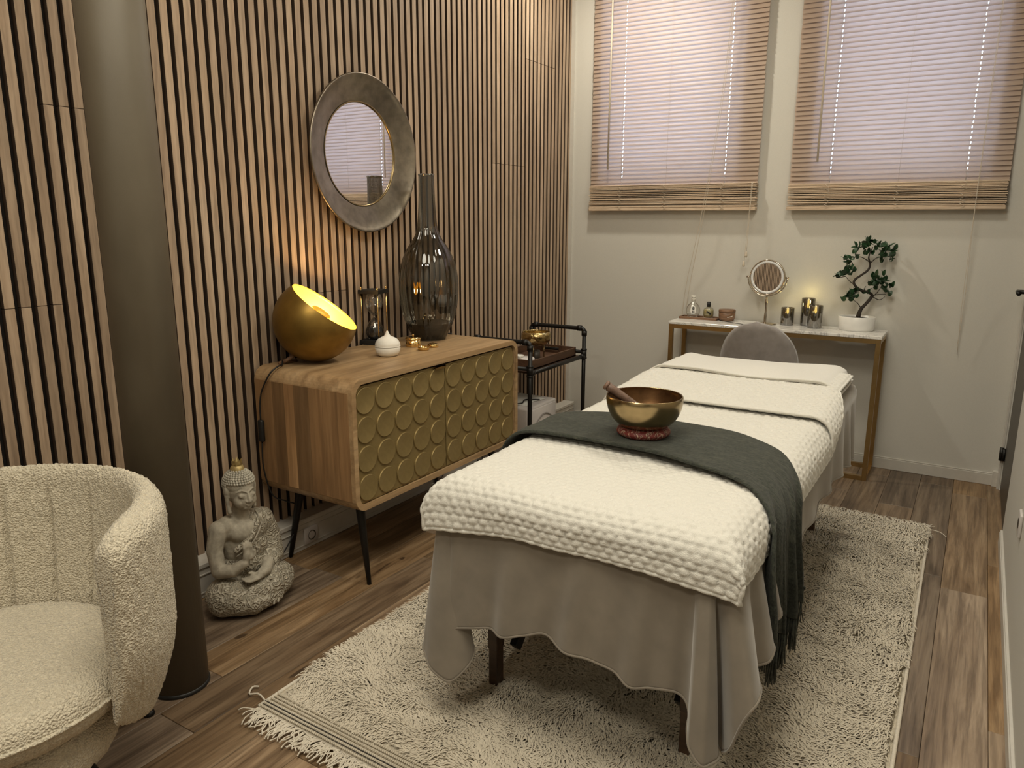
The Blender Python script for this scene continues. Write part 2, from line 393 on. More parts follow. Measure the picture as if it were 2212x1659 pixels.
# baseboards
bl=struct(part('baseboard_left',join(bx(XS-.02,-2.352,-1.0,D-.012,0,.118,.003),bx(XS-.02,-2.346,-1.0,D-.012,.118,.14,.004),bx(-2.354,-2.349,-1.0,D-.012,.018,.024,.001)),M['skirt'],smooth=False),'deep white skirting trunking with sockets')
part('moulding',bx(-2.354,-2.348,-1.0,D-.012,.090,.096,.001),M['skirt'],bl)
for sy,sz in ((1.70,.058),(2.126,.058),(3.05,.058)):
    s=part('socket',join(bx(-2.353,-2.343,sy-.04,sy+.04,sz-.038,sz+.038,.004)),M['plasticw'],bl)
    d=lathe([(.0,-.001),(.016,-.001),(.019,.002),(.022,.003)],20); s2=part('socket_well',xf(d,Matrix.Translation((-2.3435,sy,sz))@Matrix.Rotation(PI/2,4,'Y')),M['doorbrown'],s)
struct(part('baseboard_far',join(bx(-2.34,XR-.03,D-.012,D,0,.062,.002),bx(-2.34,XR-.03,D-.009,D,.062,.070,.002),bx(XR-.035,XR,D-.030,D,0,.085,.002)),M['skirt'],smooth=False),'low white skirting below the windows')
struct(part('baseboard_right',join(bx(XR-.012,XR,.9,3.775,0,.055,.002),bx(XR-.009,XR,.9,3.775,.055,.062,.001)),M['skirt'],smooth=False),'white skirting along the side wall')
struct(part('trim_1',join(bx(XR-.012,XR,4.575,4.625,0,2.12,.002),bx(XR-.012,XR,3.76,4.62,2.07,2.12,.002)),M['skirt'],smooth=False),'white door frame in the far corner')
struct(part('trim_2',bx(-2.425,-2.395,D-.012,D,.14,CZ),M['skirt'],smooth=False),'narrow pale strip where slats meet the far wall')
dr=struct(part('door_1',bx(XR+.006,XR+.046,3.80,4.573,.006,2.068,.002),M['doorbrown'],smooth=False),'dark brown door standing in the side wall')
part('hinge',join(tube([(XR-.012,4.560,.165),(XR-.012,4.560,.235)],.010,10),bx(XR-.008,XR+.007,4.535,4.573,.17,.23)),M['black'],dr)
part('door_handle',join(tube([(XR+.006,3.87,1.05),(XR-.045,3.87,1.05)],.011,10),tube([(XR-.045,3.86,1.05),(XR-.045,4.00,1.05)],.011,10),lathe([(.024,0),(.024,.006),(.02,.008)],20,(0,0,0),True,True)) if False else join(tube([(XR+.006,4.50,1.055),(XR-.045,4.50,1.055)],.011,10),tube([(XR-.045,4.51,1.055),(XR-.045,4.38,1.055)],.011,10)),M['black'],dr)
wo=thing('wall_socket','white round-edged socket plate low on the side wall','socket',(XR,2.92,.40))
part('plate',bx(XR-.010,XR,2.88,2.96,.36,.44,.004,2),M['plasticw'],wo); part('socket_well',xf(lathe([(0,0),(.018,0),(.02,.004)],20),Matrix.Translation((XR-.0115,2.92,.40))@Matrix.Rotation(PI/2,4,'Y')),M['doorbrown'],wo)
# windows
for i,(a,b,c,d) in enumerate(WIN):
    yf=D+.16
    wf=struct(part('window_%d'%(i+1),join(bx(a,a+.03,yf,yf+.05,c,d),bx(b-.045,b,yf,yf+.05,c,d),bx(a,b,yf,yf+.05,c,c+.045),bx(a,b,yf,yf+.05,d-.045,d)),M['skirt'],smooth=False),'window behind the %s wooden blind'%('left' if i==0 else 'right'))
    part('pane',bx(a+.03,b-.045,yf+.022,yf+.026,c+.045,d-.045),M['pane'],wf,False)
# ================================================================== BLINDS
SL=.0252
def blind(x0,x1,zb,zst,label,yb,wand,lads,cords,seed):
    r=random.Random(seed)
    x0*=1.0045; x1*=1.0045
    t=thing('wooden_blind',label,'blind',((x0+x1)/2,yb,zb))
    def smesh():
        # one slat: 25 mm wide thin slightly crowned wood, tilted almost shut
        V=[];Fc=[];ang=math.radians(68); wv=.0335
        hx=[x0]+[q_ for l_ in (lads[0],lads[-1]) for q_ in (l_-.0022,l_+.0022)]+[x1]
        for xx in hx:
            for s_ in (1,-1):
                for q in (-1,-.4,.4,1):
                    u=q*wv/2; bow=.0012*(1-q*q)+s_*.0007
                    V.append((xx-(x0+x1)/2, u*math.cos(ang)-bow*math.sin(ang), -u*math.sin(ang)+bow*math.cos(ang) if False else (u*math.sin(ang)+bow*math.cos(ang))))
        def ix(a,s_,q): return a*8+s_*4+q
        ns=len(hx)-1
        for c_ in range(ns):
            hole=c_ in (1,3)       # routed cord slot
            for s_ in (0,1):
                for q in range(3):
                    if hole and q==1: continue
                    f=(ix(c_,s_,q),ix(c_+1,s_,q),ix(c_+1,s_,q+1),ix(c_,s_,q+1)); Fc.append(f if s_==0 else f[::-1])
            for q in ((0,3,1,2) if hole else (0,3)): Fc.append((ix(c_,0,q),ix(c_,1,q),ix(c_+1,1,q),ix(c_+1,0,q)))
        for a in (0,ns):
            for q in range(3): Fc.append((ix(a,0,q),ix(a,0,q+1),ix(a,1,q+1),ix(a,1,q)))
        me=mesh('slat',V,Fc,False); me.materials.append(M['blind']); return me
    sm=smesh(); z=zst+.012
    while z<2.955:
        o=link('slat',sm,None,t,(r.uniform(-.0015,.0015),0,z-zb)); o.rotation_euler=(math.radians(r.uniform(-2.6,2.6)),math.radians(r.uniform(-.05,.05)),0)
        z+=SL
    part('headrail',bx(x0,x1,yb-.028,yb+.026,2.965,3.015,.003),M['blindstack'],t,False)
    # gathered slats at the bottom and the bottom rail
    part('bottom_rail',bx(x0-.004,x1+.002,yb-.026,yb+.022,zb,zb+.020,.003),M['blindstack'],t,False)
    z=zb+.021
    pmz=None
    while z<zst+.002:
        h=r.choice([.0035,.0045,.006]); yo=r.uniform(-.004,.003); L0=x0+r.uniform(-.004,.004); L1=x1+r.uniform(-.004,.004)
        part('stacked_slat',bx(L0,L1,yb-.025+yo,yb+.022+yo,z,z+h,.001),M['blindstack'],t,False); z+=h+r.choice([.0015,.003,.0055])
    gs=[]
    for lx in lads:
        for s_ in (-1,1):
            gs.append(tube([(lx+.001*s_,yb-.0165 if s_<0 else yb+.0165,zb+.01),(lx,yb-.0165 if s_<0 else yb+.0165,2.965)],.0006,6))
        q=zb+.02
        while q<zst:
            gs.append(tube([(lx-.014,yb-.030,q+.012),(lx+r.uniform(-.012,.006),yb-.032,q+.004),(lx+.010,yb-.030,q-.004),(lx-.008,yb-.030,q-.012)],.0012,6)); q+=r.uniform(.022,.04)
    part('ladder_cord',join(*gs),M['cord'],t)
    part('wand',tube([(wand[0],yb-.045,2.96),(wand[1],yb-.043,1.718)],.0055,10),M['cord'],t)
    for pts,kn in cords:
        c=part('pull_cord',join(*[tube(cr(p,14),.0013,6) for p in pts]),M['cord'],t)
        for k_ in (kn or []): part('acorn',lathe([(0,.0),(.007,.001),(.008,.010),(.006,.030),(.003,.034),(0,.034)],12,k_),M['cord'],c)
    return t
blind(-2.233,-1.159,1.458,1.612,'left wooden venetian blind of the two, beside the slat wall',4.606,(-2.103,-2.108),(-2.024,-1.722,-1.36),
 [([[(-1.345,4.55,2.96),(-1.38,4.545,2.2),(-1.465,4.54,1.457),(-1.575,4.620,.95),(-1.592,4.630,.53)],[(-1.33,4.55,2.96),(-1.37,4.545,2.2),(-1.452,4.54,1.457),(-1.552,4.622,.95),(-1.572,4.630,.56)]],None),
  ([[(-1.178,4.55,1.62),(-1.182,4.545,1.457),(-1.190,4.56,1.22)],[(-1.184,4.55,1.62),(-1.188,4.55,1.457),(-1.20,4.56,1.16)]],[(-1.191,4.56,1.185),(-1.202,4.56,1.130)])],3)
blind(-.979,.073,1.457,1.600,'right wooden venetian blind of the two, near the door corner',4.606,(-.84,-.836),(-.77,-.423,-.115),
 [([[(-.052,4.55,2.96),(-.056,4.545,1.9),(-.058,4.545,1.42),(-.060,4.59,1.0),(-.052,4.61,.70)],[(-.046,4.55,2.96),(-.052,4.545,1.9),(-.056,4.548,1.42),(-.050,4.59,1.0),(-.056,4.61,.76)]],None)],9)
# ================================================================== SIDEBOARD
CX0,CX1,CY0,CY1,CZ0,CZ1=-2.40,-1.879,1.928,3.083,.319,.831
sb=thing('sideboard','low mango wood sideboard with dimpled gold doors on black legs','cabinet',((CX0+CX1)/2,(CY0+CY1)/2,0))
R_=.055; T_=.022
def rrect(y0,y1,z0,z1,r,n=8):
    pts=[]
    for cy,cz,a0 in ((y1-r,z1-r,0),(y0+r,z1-r,PI/2),(y0+r,z0+r,PI),(y1-r,z0+r,3*PI/2)):
        for k in range(n+1):
            a=a0+PI/2*k/n; pts.append((cy+r*math.cos(a),cz+r*math.sin(a)))
    return pts
def ringbox(x0,x1,outer,inner):
    n=len(outer); V=[(x0,*p) for p in outer]+[(x1,*p) for p in outer]+[(x0,*p) for p in inner]+[(x1,*p) for p in inner]; Fc=[]
    for k in range(n):
        j=(k+1)%n
        Fc+=[(k,j,n+j,n+k),(2*n+j,2*n+k,3*n+k,3*n+j),(n+k,n+j,3*n+j,3*n+k),(j,k,2*n+k,2*n+j)]
    return V,Fc
outer=rrect(CY0,CY1,CZ0,CZ1,R_); inner=rrect(CY0+T_,CY1-T_,CZ0+T_,CZ1-T_,R_-T_+.006)
part('carcass',ringbox(CX0,CX1,outer,inner),M['mango_top'],sb,False)
part('back_panel',bx(CX0+.002,CX0+.010,CY0+.015,CY1-.015,CZ0+.015,CZ1-.015),M['mango'],sb,False)
# side panels made of staves
for sy in (0,1):
    n=7; ws=[.10,.07,.055,.085,.075,.08,.055]; tot=sum(ws); xx=CX0+.004
    pnl=part('side_panel',bx(CX0+.003,CX1-.016,(CY0+.002) if sy==0 else CY1-.008,(CY0+.008) if sy==0 else CY1-.002,CZ0+R_-.010,CZ1-R_+.006),M['mango'],sb,False)
    for k,wd in enumerate(ws):
        wd=wd/tot*(CX1-.018-CX0-.004)
        ya,yb_=((CY0-.0015,CY0+.004) if sy==0 else (CY1-.004,CY1+.0015))
        st=part('stave',bx(0,wd-.0004,0,yb_-ya,0,CZ1-CZ0-2*R_+.016),M['mango'],None,False)
        st.parent=pnl; st.location=Vector((xx,ya,CZ0+R_-.010))-WL[pnl]; xx+=wd
# front lip: slim bright edge
part('front_lip',ringbox(CX1-.002,CX1+.0015,rrect(CY0+.001,CY1-.001,CZ0+.001,CZ1-.001,R_-.001),inner),M['mango_top'],sb,False)
# doors
ym=(CY0+CY1)/2; xf_=CX1-.012
def door(y0,y1,left):
    g=rrect(y0,y1,CZ0+T_+.004,CZ1-T_-.012,.001)
    rr_=R_-T_
    pts=[]
    z0,z1=CZ0+T_+.004,CZ1-T_-.010
    for cy,cz,a0,rd in ((y1,z1,0,0 if left else rr_),(y0,z1,PI/2,rr_ if left else 0),(y0,z0,PI,rr_ if left else 0),(y1,z0,3*PI/2,0 if left else rr_)):
        rd=max(rd,.002); c_=(cy-rd if cy==y1 else cy+rd, cz-rd if cz==z1 else cz+rd)
        for k in range(7):
            a=a0+PI/2*k/6; pts.append((c_[0]+rd*math.cos(a),c_[1]+rd*math.sin(a)))
    n=len(pts); V=[(xf_-.016,*p) for p in pts]+[(xf_,*p) for p in pts]; Fc=[tuple(range(n-1,-1,-1)),tuple(range(n,2*n))]+[(k,(k+1)%n,n+(k+1)%n,n+k) for k in range(n)]
    d=part('door',(V,Fc),M['golddoor'],sb,False)
    # embossed round dishes, 5 columns x 4 rows
    rad=(z1-z0)/4*.448
    prof=[(0,-.0015)]+[(rad*q,.0005+.0085*math.sqrt(max(0,1-(q*.96)**2))-.0025*0) for q in (.02,.25,.5,.7,.84,.93,.985)]+[(rad*1.0,.0026),(rad*1.015,.0008),(rad*1.03,.0)]
    prof=[(0.0005,.0002)]+[(rad*q,.0002+ .0052*(q**2)) for q in (.2,.4,.6,.75,.87,.95)]+[(rad*.985,.0055),(rad*1.0,.0045),(rad*1.012,.000)]
    g=lathe(prof,28,(0,0,0),True); me=mesh('disc',xf(g,Matrix.Rotation(PI/2,4,'Y'))[0],g[1]); me.materials.append(M['golddoor'])
    for i in range(5):
        for j in range(4):
            yy=y0+(y1-y0)*(i+.5)/5; zz=z0+(z1-z0)*(j+.5)/4
            o=link('disc',me,None,d,tuple(Vector((xf_+.0006,yy,zz))-WL[d]))
    hy=y1-.03 if left else None
    if left: part('handle',join(bx(xf_-.002,xf_+.014,y1-.075,y1-.006,z1-.002,z1+.002),bx(xf_+.010,xf_+.014,y1-.075,y1-.006,z1-.012,z1+.002)),M['gold'],d,False)
door(CY0+T_+.003,ym-.003,True); door(ym+.003,CY1-T_-.003,False)
part('interior',bx(CX0+.012,xf_-.022,CY0+T_-.002,CY1-T_+.002,CZ0+T_-.002,CZ1-T_+.002),M['felt'],sb,False)
for (tx,ty,fx,fy) in ((-1.975,2.045,-1.897,2.000),(-2.30,2.045,-2.347-.0,2.006),(-1.975,2.965,-1.897,3.01),(-2.30,2.965,-2.34,3.01)):
    part('leg',tube([(tx,ty,CZ0+.001),(tx*.93+fx*.07,ty*.93+fy*.07,CZ0-.02),(fx,fy,.0)],[.020,.0185,.0085],16),M['black'],sb)
    
# ------------------------------------------------------------------ oval look: round pewter wall mirror
mr_=thing('wall_mirror','round pewter-framed mirror hanging on the slat wall','mirror',(XS,2.601,1.68))
MX=Matrix.Translation((XS,2.601,1.684))@Matrix.Rotation(PI/2,4,'Y')@Matrix.Diagonal((1,1,1,1))
fr=lathe([(.205,.004),(.330,.030),(.338,.036),(.338,.028),(.332,.022),(.320,.018),(.205,.0),],96)
prof=[(.222,.012),(.232,.016),(.262,.024),(.300,.036),(.325,.047),(.3315,.052),(.336,.053),(.339,.049),(.338,.043),(.325,.036),(.29,.016),(.22,.002),(.222,.012)]
part('frame',xf(lathe(prof,96),MX),M['pewter'],mr_)
part('inner_rim',xf(lathe([(.226,.016),(.222,.017),(.219,.014),(.219,.009)],96),MX),M['brass'],mr_)
part('glass',xf(lathe([(0.001,.010),(.222,.010)],96,(0,0,0),True),MX),M['mirror'],mr_)
# ------------------------------------------------------------------ lamp
LC=Vector((-2.262,2.137,1.000)); LR=.166
lp=thing('table_lamp','brass dome lamp, lit, tilted open on the sideboard end','lamp',(LC.x,LC.y,CZ1))
nrm=Vector((.50,.34,.80)).normalized()
q=Vector((0,0,1)).rotation_difference(nrm).to_matrix().to_4x4(); LM=Matrix.Translation(LC)@q
cut=math.asin(.42)
prof=[]
for k in range(28):
    a=-PI/2+(cut+PI/2)*k/27; prof.append((max(.0005,LR*math.cos(a)),LR*math.sin(a)))
pin=[(max(.0005,(LR-.003)*math.cos(-PI/2+(cut+PI/2)*k/27)),(LR-.003)*math.sin(-PI/2+(cut+PI/2)*k/27)) for k in range(28)]
sh=part('shade',xf(lathe(prof,64,(0,0,0),True),LM),M['lampgold'],lp)
part('shade_lining',xf((lambda g:(g[0],[f[::-1] for f in g[1]]))(lathe(pin+[(prof[-1][0],prof[-1][1]+.0005)],64)),LM),M['lampin'],sh)
part('bulb',xf(lathe([(.001,.03),(.02,.028),(.034,.016),(.040,-.002),(.036,-.022),(.022,-.045),(.014,-.06),(.014,-.075)],24),LM),M['bulb'],lp)
part('socket',xf(lathe([(.018,-.06),(.020,-.10),(.022,-.165)],20),LM),M['black'],lp)
part('baffle',xf(lathe([(.001,.050),(.038,.048),(.042,.043),(.038,.044),(.001,.046)],32),LM),M['lampin'],lp)
part('stand',join(tube([(-2.30,2.06,.872),(-2.325,2.035,.848),(-2.345,2.01,.835)],.008,10),tube([(-2.345,2.01,.836),(-2.33,2.09,.836)],.006,8)),M['midwood'],lp)
cdp=cr([(-2.335,2.02,.846),(-2.30,1.985,.838),(-2.29,1.955,.838),(-2.30,1.921,.812),(-2.345,1.915,.74),(-2.36,1.914,.68),(-2.362,1.914,.62)],24)
cord=part('cord',join(tube(cdp,.0032,8),tube(cr([(-2.362,1.914,.53),(-2.366,1.915,.42),(-2.355,1.94,.30),(-2.335,1.99,.26),(-2.32,2.04,.22),(-2.325,2.02,.12),(-2.335,1.93,.02),(-2.342,1.86,.012),(-2.343,1.74,.05)],40),.0030,8)),M['rubber'],lp)
part('switch',bx(-2.375,-2.349,1.905,1.923,.530,.622,.007,2),M['rubber'],lp)
# ------------------------------------------------------------------ hourglass
hg=thing('hourglass','black-framed hourglass with brass rods and black sand','hourglass',(-2.375,2.612,CZ1))
HC=(-2.375,2.612,CZ1); HM=Matrix.Translation(HC)@Matrix.Rotation(math.radians(14),4,'Z')
s_=.052
part('base',xf(join(bx(-s_,s_,-s_,s_,0,.007,.001),bx(-s_,s_,-s_,s_,.007,.022,.001)),HM),M['rubber'],hg,False)
part('top_plate',xf(bx(-s_,s_,-s_,s_,.236,.254,.001),HM),M['rubber'],hg,False)
for a,b in ((1,1),(1,-1),(-1,1),(-1,-1)):
    part('rod',xf(join(tube([(a*.042,b*.042,.018),(a*.042,b*.042,.258)],.0028,10),lathe([(.0004,.268),(.004,.265),(.005,.261),(.0035,.257),(.0045,.254)],12,(a*.042,b*.042,0))),HM),M['shinygold'],hg)
gp=[(.026,.022),(.034,.03),(.040,.048),(.041,.062),(.036,.082),(.022,.108),(.008,.122),(.0045,.128),(.008,.134),(.022,.148),(.036,.172),(.041,.192),(.040,.208),(.034,.226),(.026,.236)]
gl=part('glass_bulbs',xf(lathe([tuple(p) for p in cr(gp,50)],32),HM),M['clear'],hg)
part('sand',xf(lathe([(.001,.024),(.026,.024),(.033,.032),(.0385,.048),(.0395,.060),(.036,.074),(.018,.082),(.0005,.086)],32),HM),M['sand'],hg)
# ------------------------------------------------------------------ ceramic jar
jr=thing('ceramic_jar','round cream ceramic jar with peaked lid at the sideboard front','jar',(-2.114,2.401,CZ1))
J=(-2.114,2.401,CZ1)
part('body',lathe([(.001,0),(.034,0),(.044,.005),(.052,.02),(.054,.034),(.052,.040),(.001,.040)],48,J),M['white'],jr)
def tw(r,z,a): return r*(1+.045*math.sin(2*a+z*60)*min(1,max(0,(z-.05)/.04)))
part('lid',lathe([tuple(p) for p in cr([(.001,.041),(.050,.041),(.0535,.044),(.052,.056),(.043,.070),(.026,.080),(.013,.087),(.007,.098),(.004,.105),(.0005,.108)],40)],48,J,fn=tw),M['white'],jr)
# small golden things
b1=thing('trinket_box','small lidded gold box with knob beside the glass vase','box',(-2.175,2.647,CZ1)); G=(-2.175,2.647,CZ1)
part('body',lathe([(.001,0),(.0335,0),(.0345,.002),(.0345,.036),(.001,.036)],40,G),M['shinygold'],b1)
li=part('lid',lathe([(.035,.033),(.0365,.034),(.0365,.038),(.034,.043),(.012,.0445),(.001,.045)],40,G),M['shinygold'],b1)
part('knob',lathe([(.002,.044),(.0022,.047),(.005,.050),(.0055,.053),(.003,.057),(.0004,.058)],16,G),M['shinygold'],li)
b2=thing('ring_dish','small open gold ring dish nearest the sideboard front edge','dish',(-2.073,2.593,CZ1)); G=(-2.073,2.593,CZ1)
part('dish',lathe([(.001,.003),(.020,.003),(.023,.005),(.0235,.016),(.025,.0165),(.026,.014),(.0255,.002),(.022,0),(.001,0)],40,G),M['shinygold'],b2)
b3=thing('candle_lid','small gold scalloped lid behind the open gold dish','lid',(-2.085,2.677,CZ1)); G=(-2.085,2.677,CZ1)
def sc_(r,z,a): return r*(1+.05*math.cos(10*a))
part('rim',lathe([(.001,0),(.023,0),(.025,.003),(.025,.012),(.022,.015)],60,G),M['shinygold'],b3)
part('flower',lathe([(.024,.013),(.018,.017),(.010,.018),(.004,.021),(.0005,.022)],60,G,fn=sc_),M['shinygold'],b3)
# ------------------------------------------------------------------ big vase
vs=thing('glass_vase','tall smoked ribbed glass bottle vase on the sideboard','vase',(-2.25,2.865,CZ1)); VC=(-2.25,2.865,CZ1)
vp=[(.078,.0),(.082,.012),(.103,.055),(.124,.11),(.138,.18),(.1425,.25),(.139,.31),(.125,.375),(.098,.435),(.068,.48),(.050,.525),(.043,.58),(.039,.65),(.037,.72),(.0365,.775)]
vc=cr(vp,90)
def rib(r,z,a): return r*(1+.010*math.cos(22*a))
bd=part('body',lathe([tuple(p) for p in vc],132,VC,fn=rib),M['smoke'],vs)
part('thick_base',lathe([(.001,0),(.074,0),(.080,.006),(.0985,.050),(.112,.082),(.085,.072),(.001,.060)],64,VC),M['smokedark'],vs)
part('rim',lathe([(.0372,.770),(.0385,.772),(.0385,.777),(.0362,.778),(.0350,.774),(.0352,.770)],48,VC),M['smokemirror'],bd)
bc=thing('black_cord','black cable end lying behind the glass vase','cable',(-2.36,3.00,CZ1))
part('cable',tube(cr([(-2.39,3.03,.835),(-2.33,3.035,.835),(-2.29,3.02,.836),(-2.24,3.035,.835)],14),.0035,8),M['rubber'],bc)
# ================================================================== PIPE CART
ct=thing('serving_cart','black pipe-frame cart with wooden tray between sideboard and far wall','cart',(-2.19,3.745,0))
xr,xl,yn,yf=-2.005,-2.375,3.42,4.07; pr=.0125
for (x_,y_) in ((xr,yn),(xr,yf),(xl,yn),(xl,yf)):
    part('leg',join(tube([(x_,y_,.05),(x_,y_,.742)],pr,14),*[tube([(x_,y_,z-.026),(x_,y_,z+.026)],.0175,14) for z in (.600,.15)],*[tube([(x_,y_,z-.004),(x_,y_,z+.004)],.0195,14) for z in (.574,.626)]),M['black'],ct)
    w_=part('caster',join(xf(lathe([(.001,-.009),(.024,-.009),(.027,-.005),(.027,.005),(.024,.009),(.001,.009)],20),Matrix.Translation((x_,y_,.027))@Matrix.Rotation(PI/2,4,'X')),bx(x_-.008,x_+.008,y_-.014,y_+.014,.03,.052,.003)),M['rubber'],ct)
for y_ in (yn,yf):
    part('handle',join(tube([(xl,y_,.735)]+[(xl+.02*(1-math.cos(a)),y_,.735+.02*math.sin(a)) for a in (.5,1,1.57)]+[(xr-.02*(1-math.cos(a)),y_,.735+.02*math.sin(a)) for a in (1.57,1,.5)]+[(xr,y_,.735)],.0125,14),
      tube([(xr-.045,y_,.755),(xr-.018,y_,.755)],.0172,14),tube([(xl+.018,y_,.755),(xl+.045,y_,.755)],.0172,14),tube([(xr,y_,.712),(xr,y_,.74)],.0172,14),tube([(xl,y_,.712),(xl,y_,.74)],.0172,14)),M['black'],ct)
    part('cross_rail',tube([(xl,y_,.610),(xr,y_,.610)],.011,12),M['black'],ct)
    part('cross_rail',tube([(xl,y_,.15),(xr,y_,.15)],.011,12),M['black'],ct)
for x_ in (xl,xr):
    part('side_rail',join(tube([(x_,yn,.585),(x_,yf,.585)],.012,12),tube([(x_,yf-.04,.585),(x_,yf-.01,.585)],.016,12),tube([(x_,yn+.01,.585),(x_,yn+.04,.585)],.016,12)),M['black'],ct)
    part('side_rail',tube([(x_,yn,.15),(x_,yf,.15)],.012,12),M['black'],ct)
part('shelf',bx(xl+.012,xr-.012,yn+.02,yf-.02,.580,.590),M['darkwood'],ct,False)
ty0,ty1,tx0,tx1,tz=3.47,4.01,-2.355,-2.03,.5915
tr=thing('wooden_tray','dark wooden tray with cut-out grips resting on the cart','tray',((tx0+tx1)/2,(ty0+ty1)/2,tz))
part('bottom',bx(tx0,tx1,ty0,ty1,tz,tz+.008),M['traywood'],tr,False)
for x_ in (tx0,tx1-.010): part('side',bx(x_,x_+.010,ty0,ty1,tz,tz+.052,.001),M['traywood'],tr,False)
for y_ in (ty0,ty1-.010):
    xm=(tx0+tx1)/2
    part('end',join(bx(tx0,tx1,y_,y_+.010,tz,tz+.024),bx(tx0,tx1,y_,y_+.010,tz+.044,tz+.056),bx(tx0,xm-.05,y_,y_+.010,tz+.024,tz+.044),bx(xm+.05,tx1,y_,y_+.010,tz+.024,tz+.044)),M['traywood'],tr,False)
# gold footed bowl on the cart
gb=thing('footed_bowl','hammered gold bowl on thin legs standing in the tray','bowl',(-2.17,3.77,tz+.008)); GC=(-2.17,3.77,tz+.008)
def hm(r,z,a): return r*(1+.012*math.sin(9*a+z*90)+.008*math.sin(17*a-z*150))
part('bowl',lathe([(.001,.078),(.035,.080),(.06,.090),(.080,.108),(.088,.128),(.086,.150),(.080,.162),(.077,.162),(.082,.150),(.083,.128),(.075,.112),(.03,.088),(.001,.086)],56,GC,fn=hm),M['hammergold'],gb)
for k in range(3):
    a=.7+k*2*PI/3
    part('leg',tube([(GC[0]+.045*math.cos(a),GC[1]+.045*math.sin(a),GC[2]+.085),(GC[0]+.048*math.cos(a),GC[1]+.048*math.sin(a),GC[2]+.0)],.0035,8),M['brass'],gb)
part('inner_cup',lathe([(.001,0),(.022,0),(.024,.004),(.024,.05),(.001,.05)],24,GC),M['doorbrown'],gb)
wd=thing('white_device','round white electric warmer with button, front of the tray','warmer',(-2.15,3.60,tz+.008)); GC=(-2.15,3.60,tz+.008)
part('body',lathe([(.001,0),(.052,0),(.056,.004),(.060,.030),(.056,.035),(.001,.036)],40,GC),M['plasticw'],wd)
part('top_unit',bx(-2.20,-2.15,3.55,3.60,tz+.044,tz+.060,.004,2),M['white'],wd); part('button',lathe([(.001,.060),(.006,.060),(.007,.058)],16,(-2.165,3.575,tz)),M['plasticw'],wd)
jb=thing('small_jar','small grey-white glass jar at the wall end of the tray','jar',(-2.30,3.60,tz+.008))
part('body',lathe([(.001,0),(.022,0),(.024,.004),(.024,.06),(.02,.075),(.012,.082),(.012,.095)],24,(-2.30,3.60,tz+.008)),M['clear'],jb)
part('lid',lathe([(.014,.09),(.014,.105),(.001,.106)],24,(-2.30,3.60,tz+.008)),M['plasticw'],jb)
# white box under the cart
wb=thing('storage_box','white plastic office printer box on the floor under the cart','box',(-2.19,3.63,0))
BX=-2.033
part('body',bx(-2.345,BX-.006,3.452,3.79,0,.375,.012,3),M['plasticw'],wb)
pts=[(BX,3.50+.27*k/16,.20+.085*math.sin(PI*k/16)**.8) for k in range(17)]
part('front_panel',bx(BX-.010,BX-.001,3.465,3.775,.06,.36,.004),M['plasticw'],wb)
part('grip_groove',tube([(BX+.0005,p[1],p[2]+.03) for p in pts],.0045,8),M['velvet'],wb)
part('side_slot',bx(-2.30,-2.27,3.448,3.456,.05,.34),M['velvet'],wb,False)
for k,(a,b) in enumerate(((3.50,3.74),(3.49,3.72))):
    pp=part('paper_sheet',xf(bx(-.10,.10,-.12,.12,0,.002),Matrix.Translation((-2.20,3.62,.3765+.0026*k))@Matrix.Rotation(.15-.4*k,4,'Z')),M['paper'],None,False,origin=(-2.20,3.62,.377))
    tag(pp,['lower white paper sheet lying on the white box','upper tilted white paper sheet on the white box'][k],'paper')
cb=part('power_cable',tube(cr([(-2.33,3.50,.40),(-2.20,3.49,.385),(-2.12,3.52,.386),(-2.14,3.60,.388),(-2.08,3.66,.385)],26),.0035,8),M['rubber'],None,origin=(-2.2,3.55,.38)); tag(cb,'black cable coiled on top of the white box','cable')
# ================================================================== CONSOLE
KX0,KX1,KY0,KY1,KZ=-1.571,-.396,4.335,4.612,.803
cs=thing('console_table','narrow console table with white marble top and thin gold frame','table',((KX0+KX1)/2,(KY0+KY1)/2,0))
part('marble_top',bx(KX0,KX1,KY0,KY1,KZ-.017,KZ,.002),M['marble'],cs,False)
e=.012
def bar(p,q): return bx(min(p[0],q[0])-e,max(p[0],q[0])+e,min(p[1],q[1])-e,max(p[1],q[1])+e,min(p[2],q[2])-e,max(p[2],q[2])+e,.001)
xa,xb,ya,yb_=KX0+.016,KX1-.016,KY0+.016,KY1-.016; zt=KZ-.017-e
for x_ in (xa,xb):
    for y_ in (ya,yb_): part('leg',bar((x_,y_,e),(x_,y_,zt)),M['frame_gold'],cs,False)
    for z_ in (e,zt): part('end_rail',bx(x_-e,x_+e,ya+e,yb_-e,z_-e,z_+e),M['frame_gold'],cs,False)
for y_ in (ya,yb_):
    for z_ in ((e,zt)): part('long_rail',bx(xa+e,xb-e,y_-e,y_+e,z_-e,z_+e),M['frame_gold'],cs,False)
# tray and bottles
def rot(cx,cy,a): return Matrix.Translation((cx,cy,0))@Matrix.Rotation(a,4,'Z')
t2=thing('narrow_tray','small narrow wooden tray carrying two glass bottles','tray',(-1.443,4.53,KZ)); TM=rot(-1.443,4.54,.02)
part('base',xf(bx(-.115,.115,-.045,.045,KZ,KZ+.006,.002),TM),M['midwood'],t2,False)
part('edge',xf(join(bx(-.118,.118,-.048,-.042,KZ,KZ+.014,.001),bx(-.118,.118,.042,.048,KZ,KZ+.014,.001),bx(-.118,-.112,-.048,.048,KZ,KZ+.014,.001),bx(.112,.118,-.048,.048,KZ,KZ+.014,.001)),TM),M['midwood'],t2,False)
zb=KZ+.0065
def flat(prof,depth,c,n=28,ang=0):
    """elliptic lathe: body flattened front to back"""
    g=lathe(prof,n); return xf(g,Matrix.Translation(c)@Matrix.Rotation(ang,4,'Z')@Matrix.Diagonal((1,depth,1,1)))
